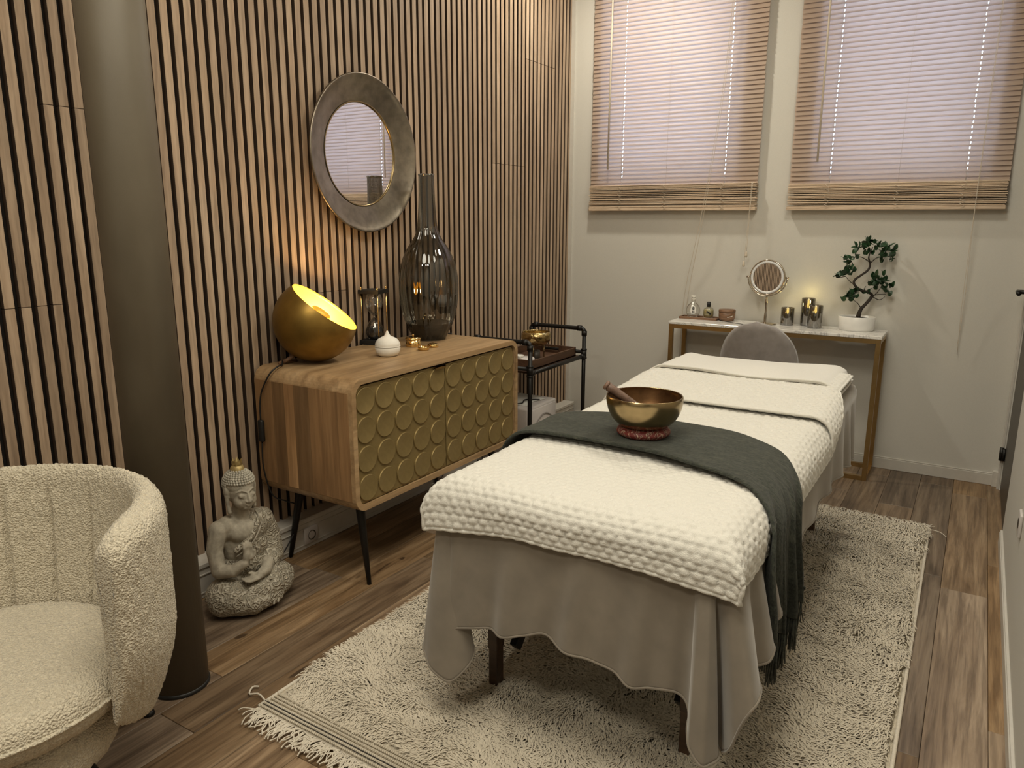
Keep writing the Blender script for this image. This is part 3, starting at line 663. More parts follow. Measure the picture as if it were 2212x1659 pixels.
c1=(-1.487,4.535,zb)
b1=thing('glass_bottle','round clear glass bottle with white cap and calligraphy label','bottle',c1)
part('body',flat([(.001,0),(.026,0),(.030,.004),(.040,.022),(.044,.042),(.040,.064),(.028,.082),(.012,.094),(.010,.105)],.42,c1,36,.35),M['clear'],b1)
part('cap',join(lathe([(.001,.103),(.012,.103),(.012,.128),(.001,.128)],20,c1),lathe([(.015,.127),(.015,.134),(.001,.1345)],20,c1)),M['white'],b1)
part('liquid',flat([(.001,.004),(.026,.004),(.034,.018),(.034,.022),(.001,.022)],.36,c1,30,.35),M['clear'],b1)
LMx=Matrix.Translation((c1[0],c1[1],0))@Matrix.Rotation(.35,4,'Z')@Matrix.Translation((0,-.0195,0))
def disc2(pts,th=.0008):
    n=len(pts); V=[(x_,0,z_) for x_,z_ in pts]+[(x_,th,z_) for x_,z_ in pts]
    return V,[tuple(range(n)),tuple(range(2*n-1,n-1,-1))]+[(k,n+k,n+(k+1)%n,(k+1)%n) for k in range(n)]
lab=part('label',xf(disc2([(.017*math.cos(a),zb+.046+.030*math.sin(a)*(1 if math.sin(a)>0 else .9)) for a in np.linspace(0,2*PI,28,endpoint=False)]),LMx),M['paper'],b1,False)
def stroke(p,wd=.0014):
    return join(*[tube([(a[0],-.001,a[1]),(b[0],-.001,b[1])],wd,6) for a,b in zip(p[:-1],p[1:])])
z_=zb+.062
part('lettering',xf(join(stroke([(-.008,z_+.001),(.007,z_+.003)]),stroke([(0,z_+.008),(-.001,z_-.004)]),stroke([(-.005,z_-.003),(.006,z_-.002),(.005,z_-.011),(-.004,z_-.011),(-.005,z_-.003)]),stroke([(-.004,z_-.007),(.005,z_-.007)]),
     stroke([(-.002,z_-.018),(-.001,z_-.032)],.002),stroke([(-.008,z_-.022),(-.004,z_-.024),(-.008,z_-.031)]),stroke([(.007,z_-.020),(.002,z_-.025),(.008,z_-.033)]),stroke([(-.004,z_-.040),(.004,z_-.040)],.0006),stroke([(-.005,z_-.043),(.005,z_-.043)],.0006)),LMx),M['ink'],lab,False)
c2=(-1.397,4.560,zb)
b2=thing('oil_bottle','squat bottle of yellow oil with black cap and black slanted mark','bottle',c2)
part('body',flat([(.001,0),(.026,0),(.030,.004),(.0325,.02),(.0325,.045),(.028,.058),(.014,.066),(.010,.070)],.62,c2,32,.35),M['clear'],b2)
part('oil',flat([(.001,.003),(.025,.003),(.030,.02),(.030,.045),(.026,.054),(.001,.054)],.56,c2,28,.35),plain('pale_oil',(.60,.54,.28),.2,bump=0),b2)
part('cap',lathe([(.001,.069),(.0115,.069),(.0115,.099),(.001,.100)],20,c2),M['rubber'],b2)
part('mark',xf(xf(bx(-.016,.016,-.0006,.0006,-.004,.004),Matrix.Translation((0,-.0215,.034))@Matrix.Rotation(.62,4,'Y')),Matrix.Translation(c2)@Matrix.Rotation(.35,4,'Z')),M['ink'],b2,False)
c3=(-1.275,4.535,KZ)
b3=thing('wooden_jar','round brown wooden box with flat lid beside the bottle tray','jar',c3)
part('body',lathe([(.001,0),(.036,0),(.042,.004),(.047,.016),(.049,.03),(.049,.052),(.001,.052)],40,c3),M['midwood'],b3)
part('lid',lathe([(.046,.052),(.050,.0535),(.050,.066),(.047,.069),(.001,.069)],40,c3),M['midwood'],b3)
part('pale_inlay',tube([(c3[0]+.0492*math.cos(a),c3[1]+.0492*math.sin(a),KZ+.026+.012*(a+1.2)) for a in np.linspace(-1.25,-.55,10)],.0016,6),M['paper'],b3)
# makeup mirror
c4=(-1.04,4.500,KZ); mc=Vector((-1.043,4.500,1.077))
mm=thing('vanity_mirror','round chrome vanity mirror on a slim stand with white light ring','mirror',c4)
part('base',lathe([(.001,0),(.062,0),(.064,.003),(.060,.008),(.012,.013),(.001,.013)],40,c4),M['chrome'],mm)
part('stem',lathe([(.008,.012),(.0075,.05),(.0055,.07),(.0055,.11),(.0085,.125),(.0075,.14),(.0055,.15),(.0055,.160)],20,c4),M['chrome'],mm)
nd=Vector((-.055,-.99,.012)).normalized()
qq=Vector((0,0,1)).rotation_difference(nd).to_matrix().to_4x4(); MMx=Matrix.Translation(mc)@qq
nb=Vector((.06,-1,.0)).normalized(); q3=Vector((0,0,1)).rotation_difference(nb).to_matrix().to_4x4(); YM=Matrix.Translation(mc)@q3
ux=Vector((nb.y*-1,nb.x,0)).normalized(); ux=Vector((1,.06,0)).normalized()
yoke=[mc+ux*.109*math.cos(a)+Vector((0,0,1))*.109*math.sin(a) for a in np.linspace(PI,2*PI,28)]
part('yoke',tube(yoke,.0042,10),M['chrome'],mm)
for s_ in (1,-1): part('pivot',tube([mc+ux*s_*.100,mc+ux*s_*.118],.006,12),M['chrome'],mm)
hd=part('housing',xf(lathe([(.001,-.012),(.090,-.012),(.101,-.008),(.103,0),(.103,.008),(.100,.012),(.096,.012),(.095,.009)],64),MMx),M['chrome'],mm)
part('light_ring',xf(lathe([(.095,.009),(.095,.0105),(.081,.0105),(.081,.009)],64),MMx),M['ringlight'],hd)
part('glass',xf(lathe([(.0005,.0098),(.081,.0098)],64,(0,0,0),True),MMx),M['mirror'],hd)
part('cable',tube(cr([(-1.06,4.46,KZ+.004),(-1.12,4.40,KZ+.004),(-1.18,4.42,KZ+.004),(-1.30,4.50,KZ+.004),(-1.345,4.60,KZ+.004)],26),.0018,6),M['rubber'],mm)
# LED candles
def candle(c,r,h,label):
    t=thing('led_candle',label,'candle',c,'smoked glass candles on the marble top')
    g=part('glass',lathe([(.001,.0),(r,.0),(r+.0015,.003),(r+.0015,h-.004),(r,h),(r-.002,h-.001),(r-.002,.006)],40,c),M['smokemirror'],t)
    part('wax',lathe([(.001,.005),(r-.005,.005),(r-.005,h*.62),(r-.008,h*.655),(.008,h*.63),(.001,h*.63)],32,c),M['wax'],t)
    fl_=part('flame',lathe([(.001,h*.63),(.004,h*.66),(.0075,h*.73),(.0065,h*.80),(.003,h*.88),(.0004,h*.94)],14,c),M['flame'],t)
    l=bpy.data.lights.new('flame_light','POINT'); l.energy=.10; l.color=(1,.78,.30); l.shadow_soft_size=.012
    o=bpy.data.objects.new('flame_light',l); COL.objects.link(o); o.location=(c[0],c[1],c[2]+h+.022)
candle((-.924,4.540,KZ),.035,.103,'short smoked glass candle standing alone, left of the pair')
candle((-.820,4.575,KZ),.036,.160,'tallest smoked glass candle, behind the pair')
candle((-.763,4.495,KZ),.036,.130,'medium smoked glass candle in front of the tallest')
# bonsai
pcx=Vector((-.550,4.525,KZ))
bo=thing('bonsai','artificial bonsai with twisted trunk in a white oval pot','plant',tuple(pcx))
part('pot',xf(lathe([(.001,0),(.083,0),(.088,.004),(.094,.03),(.0965,.076),(.0945,.078),(.092,.076),(.090,.060),(.001,.060)],56),Matrix.Translation(pcx)@Matrix.Diagonal((1,.80,1,1))),M['pot'],bo)
part('soil',xf(lathe([(.091,.058),(.086,.066),(.04,.072),(.001,.073)],40),Matrix.Translation(pcx)@Matrix.Diagonal((1,.80,1,1))),M['soil'],bo)
# trunk plane faces the room: use direction along the view-perpendicular for the S curve
ex=Vector((.92,.34,0)).normalized(); ey=Vector((-.34,.92,0))
def tp(u,z,d=0): return pcx+ex*u+ey*d+Vector((0,0,z))
S=1/385.3
def px(x,y,d=0): return tp((x-1851)*S*1.0,(712-y)*S/.977+.0,d)
trunk=cr([(*px(1853,684),.013),(*px(1857,668),.0095),(*px(1868,655,.01),.0085),(*px(1878,640,.02),.0080),(*px(1868,632,.0),.0072),(*px(1852,628,-.01),.0068),(*px(1838,617,-.015),.0066),(*px(1838,607,-.01),.0062),(*px(1850,598,.0),.0060),(*px(1864,587,.01),.0058),(*px(1867,575,.01),.0052),(*px(1862,560,0),.0036),(*px(1868,540,0),.0024)],60)
tk=part('trunk',tube([tuple(p[:3]) for p in trunk],[p[3] for p in trunk],12),M['bark'],bo)
def br(*p): part('branch',tube([tuple(q_) for q_ in cr([tuple(a) for a in p],9)],[.0028-.0002*k for k in range(9)],7),M['bark'],bo)
br(px(1879,640,.02),px(1890,637,.02),px(1905,636,.02)); br(px(1878,641),px(1884,630,-.03),px(1890,618,-.03)); br(px(1838,616),px(1830,611),px(1820,600)); br(px(1855,663),px(1848,655,-.02),px(1838,648,-.02))
br(px(1850,629),px(1840,634,.02),px(1833,640,.02)); br(px(1866,573),px(1880,562,.02),px(1895,560,.02)); br(px(1864,570),px(1845,560,-.02),px(1830,562,-.02)); br(px(1879,642),px(1893,648,.01),px(1903,641,.01)); br(px(1820,600),px(1812,602),px(1804,604,.01)); br(px(1826,566),px(1832,577),px(1824,590))
lr=random.Random(4)
def leafmesh():
    P=[]; 
    for i,t in enumerate((0,.12,.3,.5,.7,.88,1)):
        w_=.0125*math.sin(PI*min(1,(t**.8)*.97+.02))**.8*(1 if 0<t<1 else .15); L=t*.034; z=.004*math.sin(PI*t)
        P.append([(-w_,L,z+.0015),(0,L,z),(w_,L,z+.0015)])
    v,f=gridg(np.array(P)); me=mesh('leaf',v,f); me.materials.append(M['leaf']); return me
lm=leafmesh()
clus=[(1885,545,30,16,12),(1865,540,22,14,12),(1845,552,20,14,10),(1895,560,16,14,9),(1866,532,14,8,6),(1824,570,9,8,5),(1905,553,8,10,4),(1828,592,13,9,11),(1807,603,8,9,6),(1890,608,18,11,14),(1903,622,11,11,6),(1880,622,12,8,5),(1908,640,6,6,3),(1838,640,13,8,9),(1856,632,14,7,7),(1828,650,7,6,4),(1872,608,8,7,5)]
nleaf=0
for cx_,cy_,rx_,ry_,n_ in clus:
    for k in range(n_):
        a=lr.random()*2*PI; rr2=math.sqrt(lr.random())
        p=px(cx_+rr2*rx_*math.cos(a),cy_+rr2*ry_*math.sin(a),lr.uniform(-.03,.03)*(1 if rx_>12 else .5))
        # a whorl of two leaves per twig tip
        b0=lr.random()*2*PI
        for j in range(2 if rx_>9 else 2):
            o=link('leaf',lm,None,bo,tuple(p-WL[bo])); sc=lr.uniform(.75,1.15); o.scale=(sc,sc,sc)
            o.rotation_euler=(lr.uniform(-.2,1.7),lr.uniform(-.6,.6),b0+j*PI*.8+lr.uniform(-.5,.5)); nleaf+=1
# ================================================================== GREY CHAIR behind the bed
vc_=thing('velvet_chair','grey velvet chair with rounded back, tucked at the console','chair',(-.93,4.05,0))
# backrest: a domed shell, slightly curved round the sitter
B=[]
nu,nv=26,22
for side in (0,1):
    pass
def backsurf(off):
    rows=[]
    for j in range(nv+1):
        t=j/nv; z=.40+.495*t
        # half width narrows to a dome at the top
        hw=.200*(max(0,1-max(0,(t-.52)/.48)**2.15))**.5 if t>.52 else .188+.012*t/.52
        hw=max(hw,.002)
        row=[]
        for i in range(nu+1):
            s_=-1+2*i/nu; x_=-.93+s_*hw; yy=3.90+.05*(t-.4)*-1+.055*(s_*hw/.2)**2
            edge=min(1,(1-abs(s_))*hw/.02)*min(1,(1-t)/.03)
            th=off*(.012+.018*math.sqrt(max(0,edge)))
            row.append((x_,yy-th if off>0 else yy-th,z))
        rows.append(row)
    return np.array(rows)
g1=gridg(backsurf(1)); g2=gridg(backsurf(-1)); g2=(g2[0],[f[::-1] for f in g2[1]])
# rim strip joins the two skins
a1=backsurf(1);a2=backsurf(-1)
def rim(P): return np.concatenate([P[:,0],P[-1,1:],P[::-1,-1][1:],P[0,::-1][1:]])
r1,r2=rim(a1),rim(a2); g3=gridg(np.stack([r1,r2]))
part('backrest',join(g2,g1,g3),M['velvet'],vc_)
part('seat',bx(-1.14,-.72,3.93,4.32,.40,.48,.035,4),M['velvet'],vc_)
for a,b in ((-1.10,3.96),(-.76,3.96),(-1.10,4.28),(-.76,4.28)): part('leg',tube([(a,b,.41),(a*1.0+(-.02 if a<-.9 else .02),b+(.015 if b>4.1 else -.015),0)],[.014,.009],12),M['black'],vc_)
# ================================================================== RUG
RX0,RX1,RY0,RY1=-1.645,-.055,1.262,3.745
# corners from the photograph's layout: the rug lies very slightly turned
RC=[Vector((-1.648,1.255,0)),Vector((-.040,1.22,0)),Vector((-.062,3.765,0)),Vector((-1.66,3.80,0))]
def rp(u,v,z=0):
    a=RC[0].lerp(RC[1],u); b=RC[3].lerp(RC[2],u); p=a.lerp(b,v); p.z=z; return p
rg=thing('shag_rug','cream shag rug with braided fringed ends under the massage table','rug',(-.85,2.5,0))
P=np.array([[tuple(rp(i/40,j/60,.006+.0)) for j in range(61)] for i in range(41)])
top=gridg(P); bot=[(p[0],p[1],.0008) for p in top[0]]
b_=part('backing',join(top,gridg(np.stack([P[0],P[0]*[1,1,0]+[0,0,.0008]])),gridg(np.stack([P[-1]*[1,1,0]+[0,0,.0008],P[-1]]))),M['pilebase'],rg)
# pile: flat curled tufts; direction follows a slow flow field
rs=np.random.RandomState(11)
NB=150000
u=.007+.986*rs.rand(NB); v=.035+.958*rs.rand(NB)**1.12
A=np.array(RC[0]);Bc=np.array(RC[1]);Cc=np.array(RC[2]);Dc=np.array(RC[3])
base=(A[None]*(1-u[:,None])+Bc[None]*u[:,None])*(1-v[:,None])+(Dc[None]*(1-u[:,None])+Cc[None]*u[:,None])*v[:,None]
base[:,2]=.005
flow=vnoise(base,3.0,1)*1.6+vnoise(base,11.0,2)*1.5+rs.randn(NB)*.55+ -2.2
clump=vnoise(base,16.0,5)
d=np.stack([np.cos(flow),np.sin(flow),np.zeros(NB)],1); s_=np.stack([-d[:,1],d[:,0],np.zeros(NB)],1)
hgt=(.017+.006*clump+.006*vnoise(base,4,9)+rs.rand(NB)*.006)*np.clip(v*26-.6,.25,1); ln=.013+rs.rand(NB)*.013
wd_=(.0013+rs.rand(NB)*.0010)[:,None]
p0=base; p1=base+d*(ln*.35)[:,None]+np.stack([np.zeros(NB),np.zeros(NB),hgt*.8],1); p2=base+d*ln[:,None]+np.stack([np.zeros(NB),np.zeros(NB),hgt],1); p3=base+d*(ln*1.45)[:,None]+np.stack([np.zeros(NB),np.zeros(NB),hgt*.75],1)
V=np.stack([p0-s_*wd_,p0+s_*wd_,p1-s_*wd_*1.2,p1+s_*wd_*1.2,p2-s_*wd_*1.1,p2+s_*wd_*1.1,p3-s_*wd_*.4,p3+s_*wd_*.4],1).reshape(-1,3)
k=np.arange(NB)[:,None]*8; Q=np.concatenate([k+np.array([[0,1,3,2]]),k+np.array([[2,3,5,4]]),k+np.array([[4,5,7,6]])],0)
tag(link('pile',fastmesh('pile',V-np.array(WL[rg]),Q),M['pile'],rg),'cream shag pile',kind='stuff')
# side binding
for uu in (0,1): part('side_binding',tube([tuple(rp(uu,t,.007)) for t in np.linspace(0,1,30)],.006,8),M['yarn'],rg)
# woven end bands: rows of little braids
def endband(vs,nm):
    gs=[];gd=[]
    for r_i,vv in enumerate(vs):
        n=230
        for i in range(n):
            a=rp((i+.12)/n,vv-.0012*(1 if r_i%2 else -1),.008); b=rp((i+.88)/n,vv+.0014*(1 if r_i%2 else -1),.009); gs.append(tube([a,(a+b)/2+Vector((0,0,.0022)),b],[.0018,.0038,.0018],6))
    return join(*gs)
tag(part('woven_band',endband([.002,.007,.012,.017,.022,.027],'a'),M['weave'],rg),'rows of knotted braid at the near end',kind='stuff')
tag(part('woven_band',endband([.994,.998],'b'),M['weave'],rg),kind='stuff')
part('dark_stitch',join(tube([tuple(rp(t,.0093,.0125)) for t in np.linspace(0,1,40)],.0011,5),tube([tuple(rp(t,.0045,.0115)) for t in np.linspace(0,1,40)],.0009,5)),M['darkthread'],rg)
# fringe
def fringe(n,vv,sgn,L,sd,fold=0):
    r=random.Random(sd); gs=[]
    for i in range(n):
        p=rp((i+.5)/n,vv,.006); a=r.gauss(0,.45); l_=L*r.uniform(.65,1.1); dx=math.sin(a)*l_; dy=-math.cos(a)*l_*sgn
        zz=.003+r.random()*.006
        q1=p+Vector((dx*.2+r.uniform(-.004,.004),dy*.35,.006+r.random()*.004-.002)); q2=p+Vector((dx*.6+r.uniform(-.010,.010),dy*.72,zz)); q3=p+Vector((dx*(1+r.uniform(-.3,.3)),dy,zz*.6+.001))
        gs.append(tube([tuple(k_) for k_ in cr([tuple(p),tuple(q1),tuple(q2),tuple(q3)],7)],[.0021,.0021,.0020,.0019,.0018,.0019,.0022],5))
    return join(*gs)
tag(part('fringe',fringe(520,-.0005,1,.078,1),M['yarn'],rg),'loose cream fringe at the near end',kind='stuff')
tag(part('fringe',fringe(430,1.001,-1,.050,2),M['yarn'],rg),kind='stuff')
part('loose_thread',tube(cr([tuple(rp(.99,1.0,.006)),(-.02,3.74,.012),(.01,3.71,.004)],8),.0018,6),M['yarn'],rg)
part('loose_thread',tube(cr([tuple(rp(.0,.01,.008)),(-1.69,1.29,.012),(-1.72,1.28,.006),(-1.735,1.305,.010),(-1.725,1.32,.006)],12),.0030,6),M['yarn'],rg)
# ================================================================== MASSAGE TABLE
BXL,BXR,BY0,BY1=-1.225,-.385,1.545,3.50
mt=thing('massage_table','padded massage table with dark wooden folding legs on the rug','massage table',((BXL+BXR)/2,2.52,0))
part('padded_top',bx(BXL+.05,BXR-.05,BY0+.05,BY1-.04,.60,.675,.03,3),M['velvet'],mt)
part('frame',join(bx(BXL+.07,BXL+.10,BY0+.08,BY1-.07,.52,.60),bx(BXR-.10,BXR-.07,BY0+.08,BY1-.07,.52,.60),bx(BXL+.07,BXR-.07,BY0+.08,BY0+.11,.52,.60),bx(BXL+.07,BXR-.07,BY1-.10,BY1-.07,.52,.60)),M['darkwood'],mt,False)
for lx,ly in ((-1.108,1.70),(-.520,1.722),(-1.108,3.42),(-.520,3.435)):
    l_=part('leg',join(bx(lx-.016,lx+.016,ly-.022,ly+.022,.145,.57,.002),bx(lx+.012,lx+.030,ly-.020,ly+.020,.20,.57,.002)),M['darkwood'],mt,False)
    part('leg_extension',join(bx(lx-.014,lx+.014,ly-.020,ly+.020,.014,.24,.002),bx(lx-.016,lx+.016,ly-.022,ly+.022,.004,.020,.004)),M['darkwood'],l_,False)
    part('knob',xf(lathe([(.001,0),(.016,0),(.019,.006),(.016,.016),(.001,.018)],12),Matrix.Translation((lx-.016,ly,.215))@Matrix.Rotation(-PI/2,4,'Y')),M['rubber'],l_)
for lx in (-1.075,-.555):
    part('brace',xf(bx(-.012,.012,-.02,.02,0,.48,.002),Matrix.Translation((lx,1.755,.125))@Matrix.Rotation(-.80,4,'X')),M['black'],mt,False)
    part('brace',xf(bx(-.012,.012,-.02,.02,0,.48,.002),Matrix.Translation((lx,3.385,.125))@Matrix.Rotation(.80,4,'X')),M['black'],mt,False)
part('crossbar',bx(-1.108,-.520,1.705,1.735,.42,.46),M['darkwood'],mt,False)
part('crossbar',bx(-1.108,-.520,3.40,3.43,.42,.46),M['darkwood'],mt,False)
def topz(y):
    t=np.clip((np.asarray(y,float)-2.6)/.5,0,1); return .694+.022*(t*t*(3-2*t))
XC=(BXL+BXR)/2; HW=(BXR-BXL)/2
# ---- grey fleece sheet: rounded top and a hanging skirt with folds
# each key: (top x, top y, bottom x, bottom y, bottom z)
K=[(BXL,3.40,-1.24,3.40,.42),(BXL,3.0,-1.25,3.0,.42),(BXL,2.6,-1.235,2.6,.43),(BXL,2.2,-1.25,2.25,.44),(BXL,1.9,-1.225,1.95,.40),(BXL,1.80,-1.25,1.80,.34),(BXL,1.70,-1.235,1.65,.27),
 (BXL,1.62,-1.228,1.52,.225),(BXL+.012,1.575,-1.205,1.478,.205),(BXL+.025,1.56,-1.165,1.468,.175),(BXL+.04,1.552,-1.115,1.47,.155),(BXL+.05,1.548,-1.075,1.505,.195),(BXL+.055,1.546,-1.078,1.54,.24),(BXL+.060,1.545,-1.110,1.530,.275),
 (BXL+.075,BY0,-1.140,1.510,.290),(BXL+.11,BY0,-1.120,1.500,.300),(BXL+.16,BY0,-1.065,1.512,.314),(BXL+.21,BY0,-1.01,1.518,.325),(BXL+.27,BY0,-.955,1.498,.328),(BXL+.33,BY0,-.900,1.505,.345),(BXL+.38,BY0,-.850,1.520,.362),(BXL+.43,BY0,-.805,1.515,.345),(BXL+.48,BY0,-.755,1.495,.343),(BXL+.53,BY0,-.700,1.512,.338),(BXL+.58,BY0,-.645,1.508,.330),(BXL+.63,BY0,-.598,1.497,.313),(BXL+.67,BY0,-.550,1.512,.315),(BXL+.71,BY0,-.505,1.518,.325),(BXL+.735,BY0,-.468,1.522,.310),
 (BXR-.085,BY0,-.452,1.505,.285),(BXR-.075,BY0,-.442,1.465,.275),(BXR-.066,BY0,-.425,1.435,.255),(BXR-.056,BY0,-.398,1.425,.235),(BXR-.048,BY0,-.378,1.437,.232),(BXR-.042,BY0,-.372,1.475,.232),(BXR-.040,BY0,-.388,1.520,.225),(BXR-.036,BY0+.001,-.378,1.530,.205),(BXR-.026,BY0+.004,-.360,1.495,.235),(BXR-.016,BY0+.01,-.335,1.470,.300),(BXR-.008,BY0+.025,-.310,1.475,.370),(BXR-.004,BY0+.05,-.300,1.520,.385),(BXR,BY0+.09,-.318,1.580,.375),(BXR,BY0+.13,-.345,1.62,.38),(BXR,BY0+.17,-.318,1.665,.385),(BXR,BY0+.20,-.312,1.70,.40),(BXR,BY0+.24,-.350,1.755,.41),(BXR,BY0+.28,-.325,1.80,.43),(BXR,BY0+.34,-.345,1.87,.44),(BXR,2.0,-.365,2.0,.45),(BXR,2.15,-.350,2.14,.462),(BXR,2.3,-.372,2.3,.462),(BXR,2.42,-.358,2.42,.458),(BXR,2.6,-.382,2.6,.452),(BXR,2.75,-.365,2.75,.445),(BXR,2.9,-.385,2.9,.435),(BXR,3.05,-.365,3.04,.425),(BXR,3.14,-.388,3.14,.422),(BXR,3.22,-.362,3.22,.415),(BXR,3.29,-.388,3.29,.412),(BXR,3.36,-.368,3.37,.405),(BXR-.004,3.44,-.390,3.44,.405),(BXR-.03,3.49,-.41,3.51,.40),
 (-.55,BY1,-.55,3.52,.42),(-.8,BY1,-.8,3.51,.42),(-1.05,BY1,-1.05,3.52,.42),(BXL+.04,3.49,-1.2,3.51,.40)]
NK=620
Kc=cr(K,NK,closed=True)
NT=46; RR=.060
Prow=[]
# inner top rings
for j,ins in enumerate((.36,.24,.15,.10)):
    pass
cxy=np.array([XC,(BY0+BY1)/2])
Tt=Kc[:,:2].copy()
def inset(d_):
    q_=Tt.copy(); q_[:,0]=np.clip(q_[:,0],BXL+d_,BXR-d_); q_[:,1]=np.clip(q_[:,1],BY0+d_,BY1-d_); return q_
rows=[]
for d_ in (.40,.34,.28,.22,.16,.12,.09):
    q_=inset(d_); rows.append(np.column_stack([q_,topz(q_[:,1])]))
for k in range(7):
    a=PI/2*k/6; q_=inset(RR*(1-math.sin(a))); rows.append(np.column_stack([q_,topz(q_[:,1])-RR*(1-math.cos(a))]))
for k in range(1,NT+1):
    t=k/NT; q_=inset(0); z0=topz(q_[:,1])-RR
    s_=t**.85; xy=q_*(1-s_)+Kc[:,2:4]*s_; z=z0*(1-t)+Kc[:,4]*t
    # gentle secondary ripples along the hem
    ar=np.arange(NK)/NK*2*PI; rp_=.0035*t*np.sin(ar*37+t*1.5)
    nx=Kc[:,2]-XC; ny=np.clip(Kc[:,3],BY0,BY1)-np.clip(Kc[:,3],BY0+.4,BY1-.4); nn=np.hypot(nx*.6,ny)+1e-6
    xy=xy+np.column_stack([nx*.6/nn,ny/nn])*rp_[:,None]
    rows.append(np.column_stack([xy,z]))
P=np.array(rows)
sh=gridfast('fleece_sheet',P,M['sheet'],None,False)
# close ring seam
me=sh.data; bpy.data.objects.remove(sh)
n_,m_=P.shape[:2]; I=np.arange(n_*m_).reshape(n_,m_); I=np.hstack([I,I[:,:1]]); q_=np.stack([I[:-1,:-1],I[:-1,1:],I[1:,1:],I[1:,:-1]],-1).reshape(-1,4)
o0=np.array([XC,2.52,.40]); sh=link('fleece_sheet',fastmesh('fleece_sheet',P.reshape(-1,3)-o0,q_),M['sheet'],None,tuple(o0))
tag(sh,'taupe-grey fleece sheet draped over the massage table to below knee height','blanket')
mod(sh,'SOLIDIFY',thickness=.004,offset=1)
hm_=part('hem',tube([tuple(p) for p in P[-1][::2]]+[tuple(P[-1][0])],.0032,6,False),M['sheet'],sh)
# ---- white popcorn fleece
def prof(s,edge,r):
    """arc length outward from the centre -> (horizontal, drop)"""
    s=np.asarray(s,float); th=np.clip((s-(edge-r))/r,0,PI/2); flat_=np.minimum(s,edge-r)
    over=np.maximum(s-(edge-r)-r*PI/2,0)
    return flat_+r*np.sin(th), r*(1-np.cos(th))+over
def popcorn(u_,v_,H=.0078,pu=.0300,pv=.0225):
    row=np.floor(v_/pv); fu=(u_/pu+.5*(row%2))%1-.5; fv=(v_/pv)%1-.5
    b=np.clip(1-np.abs(2*fu)**4,0,1)**.5*(.42+.58*np.clip(1-np.abs(2*fv)**3,0,1)**.6)*(1-.22*(fv+.5)); jit=np.sin(row*12.9898+np.floor(u_/pu+.5*(row%2))*78.233)*43758.5453; jit=jit-np.floor(jit); return H*b*(.8+.35*jit)
def drape(x0a,x1a,bv,topfn,off,res,name,mat,parent_origin,label,cat,edgeL,edgeR,amaxL,amaxR,front=None,H=.0078,r=.075,flute=0,puff=0):
    """cloth over the bed: a across, b from the near end along the bed"""
    nb=int((bv[1]-bv[0])/res)+1; na=int((x1a-x0a)/res)+1
    b=np.linspace(bv[0],bv[1],nb)[:,None]*np.ones((1,na)); fr=np.linspace(0,1,na)[None,:]*np.ones((nb,1))
    aL=np.asarray(amaxL(b[:,0]))[:,None]; aR=np.asarray(amaxR(b[:,0]))[:,None]; a=-aL+(aL+aR)*fr
    hL,dL=prof(np.maximum(-a,0),edgeL,r); hR,dR=prof(np.maximum(a,0),edgeR,r)
    X=XC-hL+hR; dA=dL+dR
    if front is not None:
        # b=0 is the near top edge start; negative b runs down the front
        L=2.0; h,dB=prof(L-b,L-front,r); dB=dB*np.interp(fr,[0,.08,.35,.75,1],[1,.93,.75,.72,.84]); yb=h; Y=BY0+L-front*0-yb-.0; Y=BY0+ (L-front) - h + 0*b
        Y=(BY0-.022)+(L-front)-h
    else: Y=BY0+b; dB=0*b
    Z=topfn(Y)+off-np.sqrt(dA**2+dB**2)
    mn=np.minimum(dA,dB); sg=np.sign(a)
    X=X+sg*.10*mn+sg*.14*np.clip(np.abs(a)/.42-.6,0,.5)*np.minimum(dB,.2)*2; Y=Y-.10*mn
    P=np.stack([X,Y,Z],-1)
    if puff: 
        q_=(P-[0,0,0]); P[...,2]+=puff*vnoise(q_,4.0,3)*(dA<.02); P[...,1]-=.010*vnoise(q_,7.0,8)*np.clip(dB*12,0,1)
    # normals
    gu=np.gradient(P,axis=1); gv=np.gradient(P,axis=0); nrm=np.cross(gu,gv); nrm/=np.linalg.norm(nrm,axis=-1,keepdims=True)+1e-9
    if H:
        hh=popcorn(a+.02*vnoise(P,5,4)*.3,b,H)+.0011*vnoise(P,230,6)+.0009*vnoise(P,120,7)
        e_=np.minimum(np.minimum(fr,1-fr)*(x1a-x0a),np.minimum(b-bv[0],bv[1]-b)); hh=hh*np.clip(e_/.012,0,1)
    else: hh=.0004*vnoise(P,150,6)
    P=P+nrm*hh[...,None]
    V=P.reshape(-1,3)-np.array(parent_origin); I=np.arange(nb*na).reshape(nb,na)
    q_=np.stack([I[:-1,:-1],I[:-1,1:],I[1:,1:],I[1:,:-1]],-1).reshape(-1,4)
    return link(name,fastmesh(name,V,q_),mat,None,parent_origin),P
cst=lambda v_: (lambda b: np.full(np.shape(b),v_))
EL,ER=HW-.006,HW+.018
fo=(XC,2.4,.71)
def aR1(b): return ER-.075+.075*PI/2+ .045 - .085*np.clip(1-(b+.10)/.18,0,1)-.13*np.clip((b-1.2)/.35,0,1)
def aL1(b): return EL-.075+.075*PI/2+ .030 - .070*np.clip(1-(b+.10)/.18,0,1)
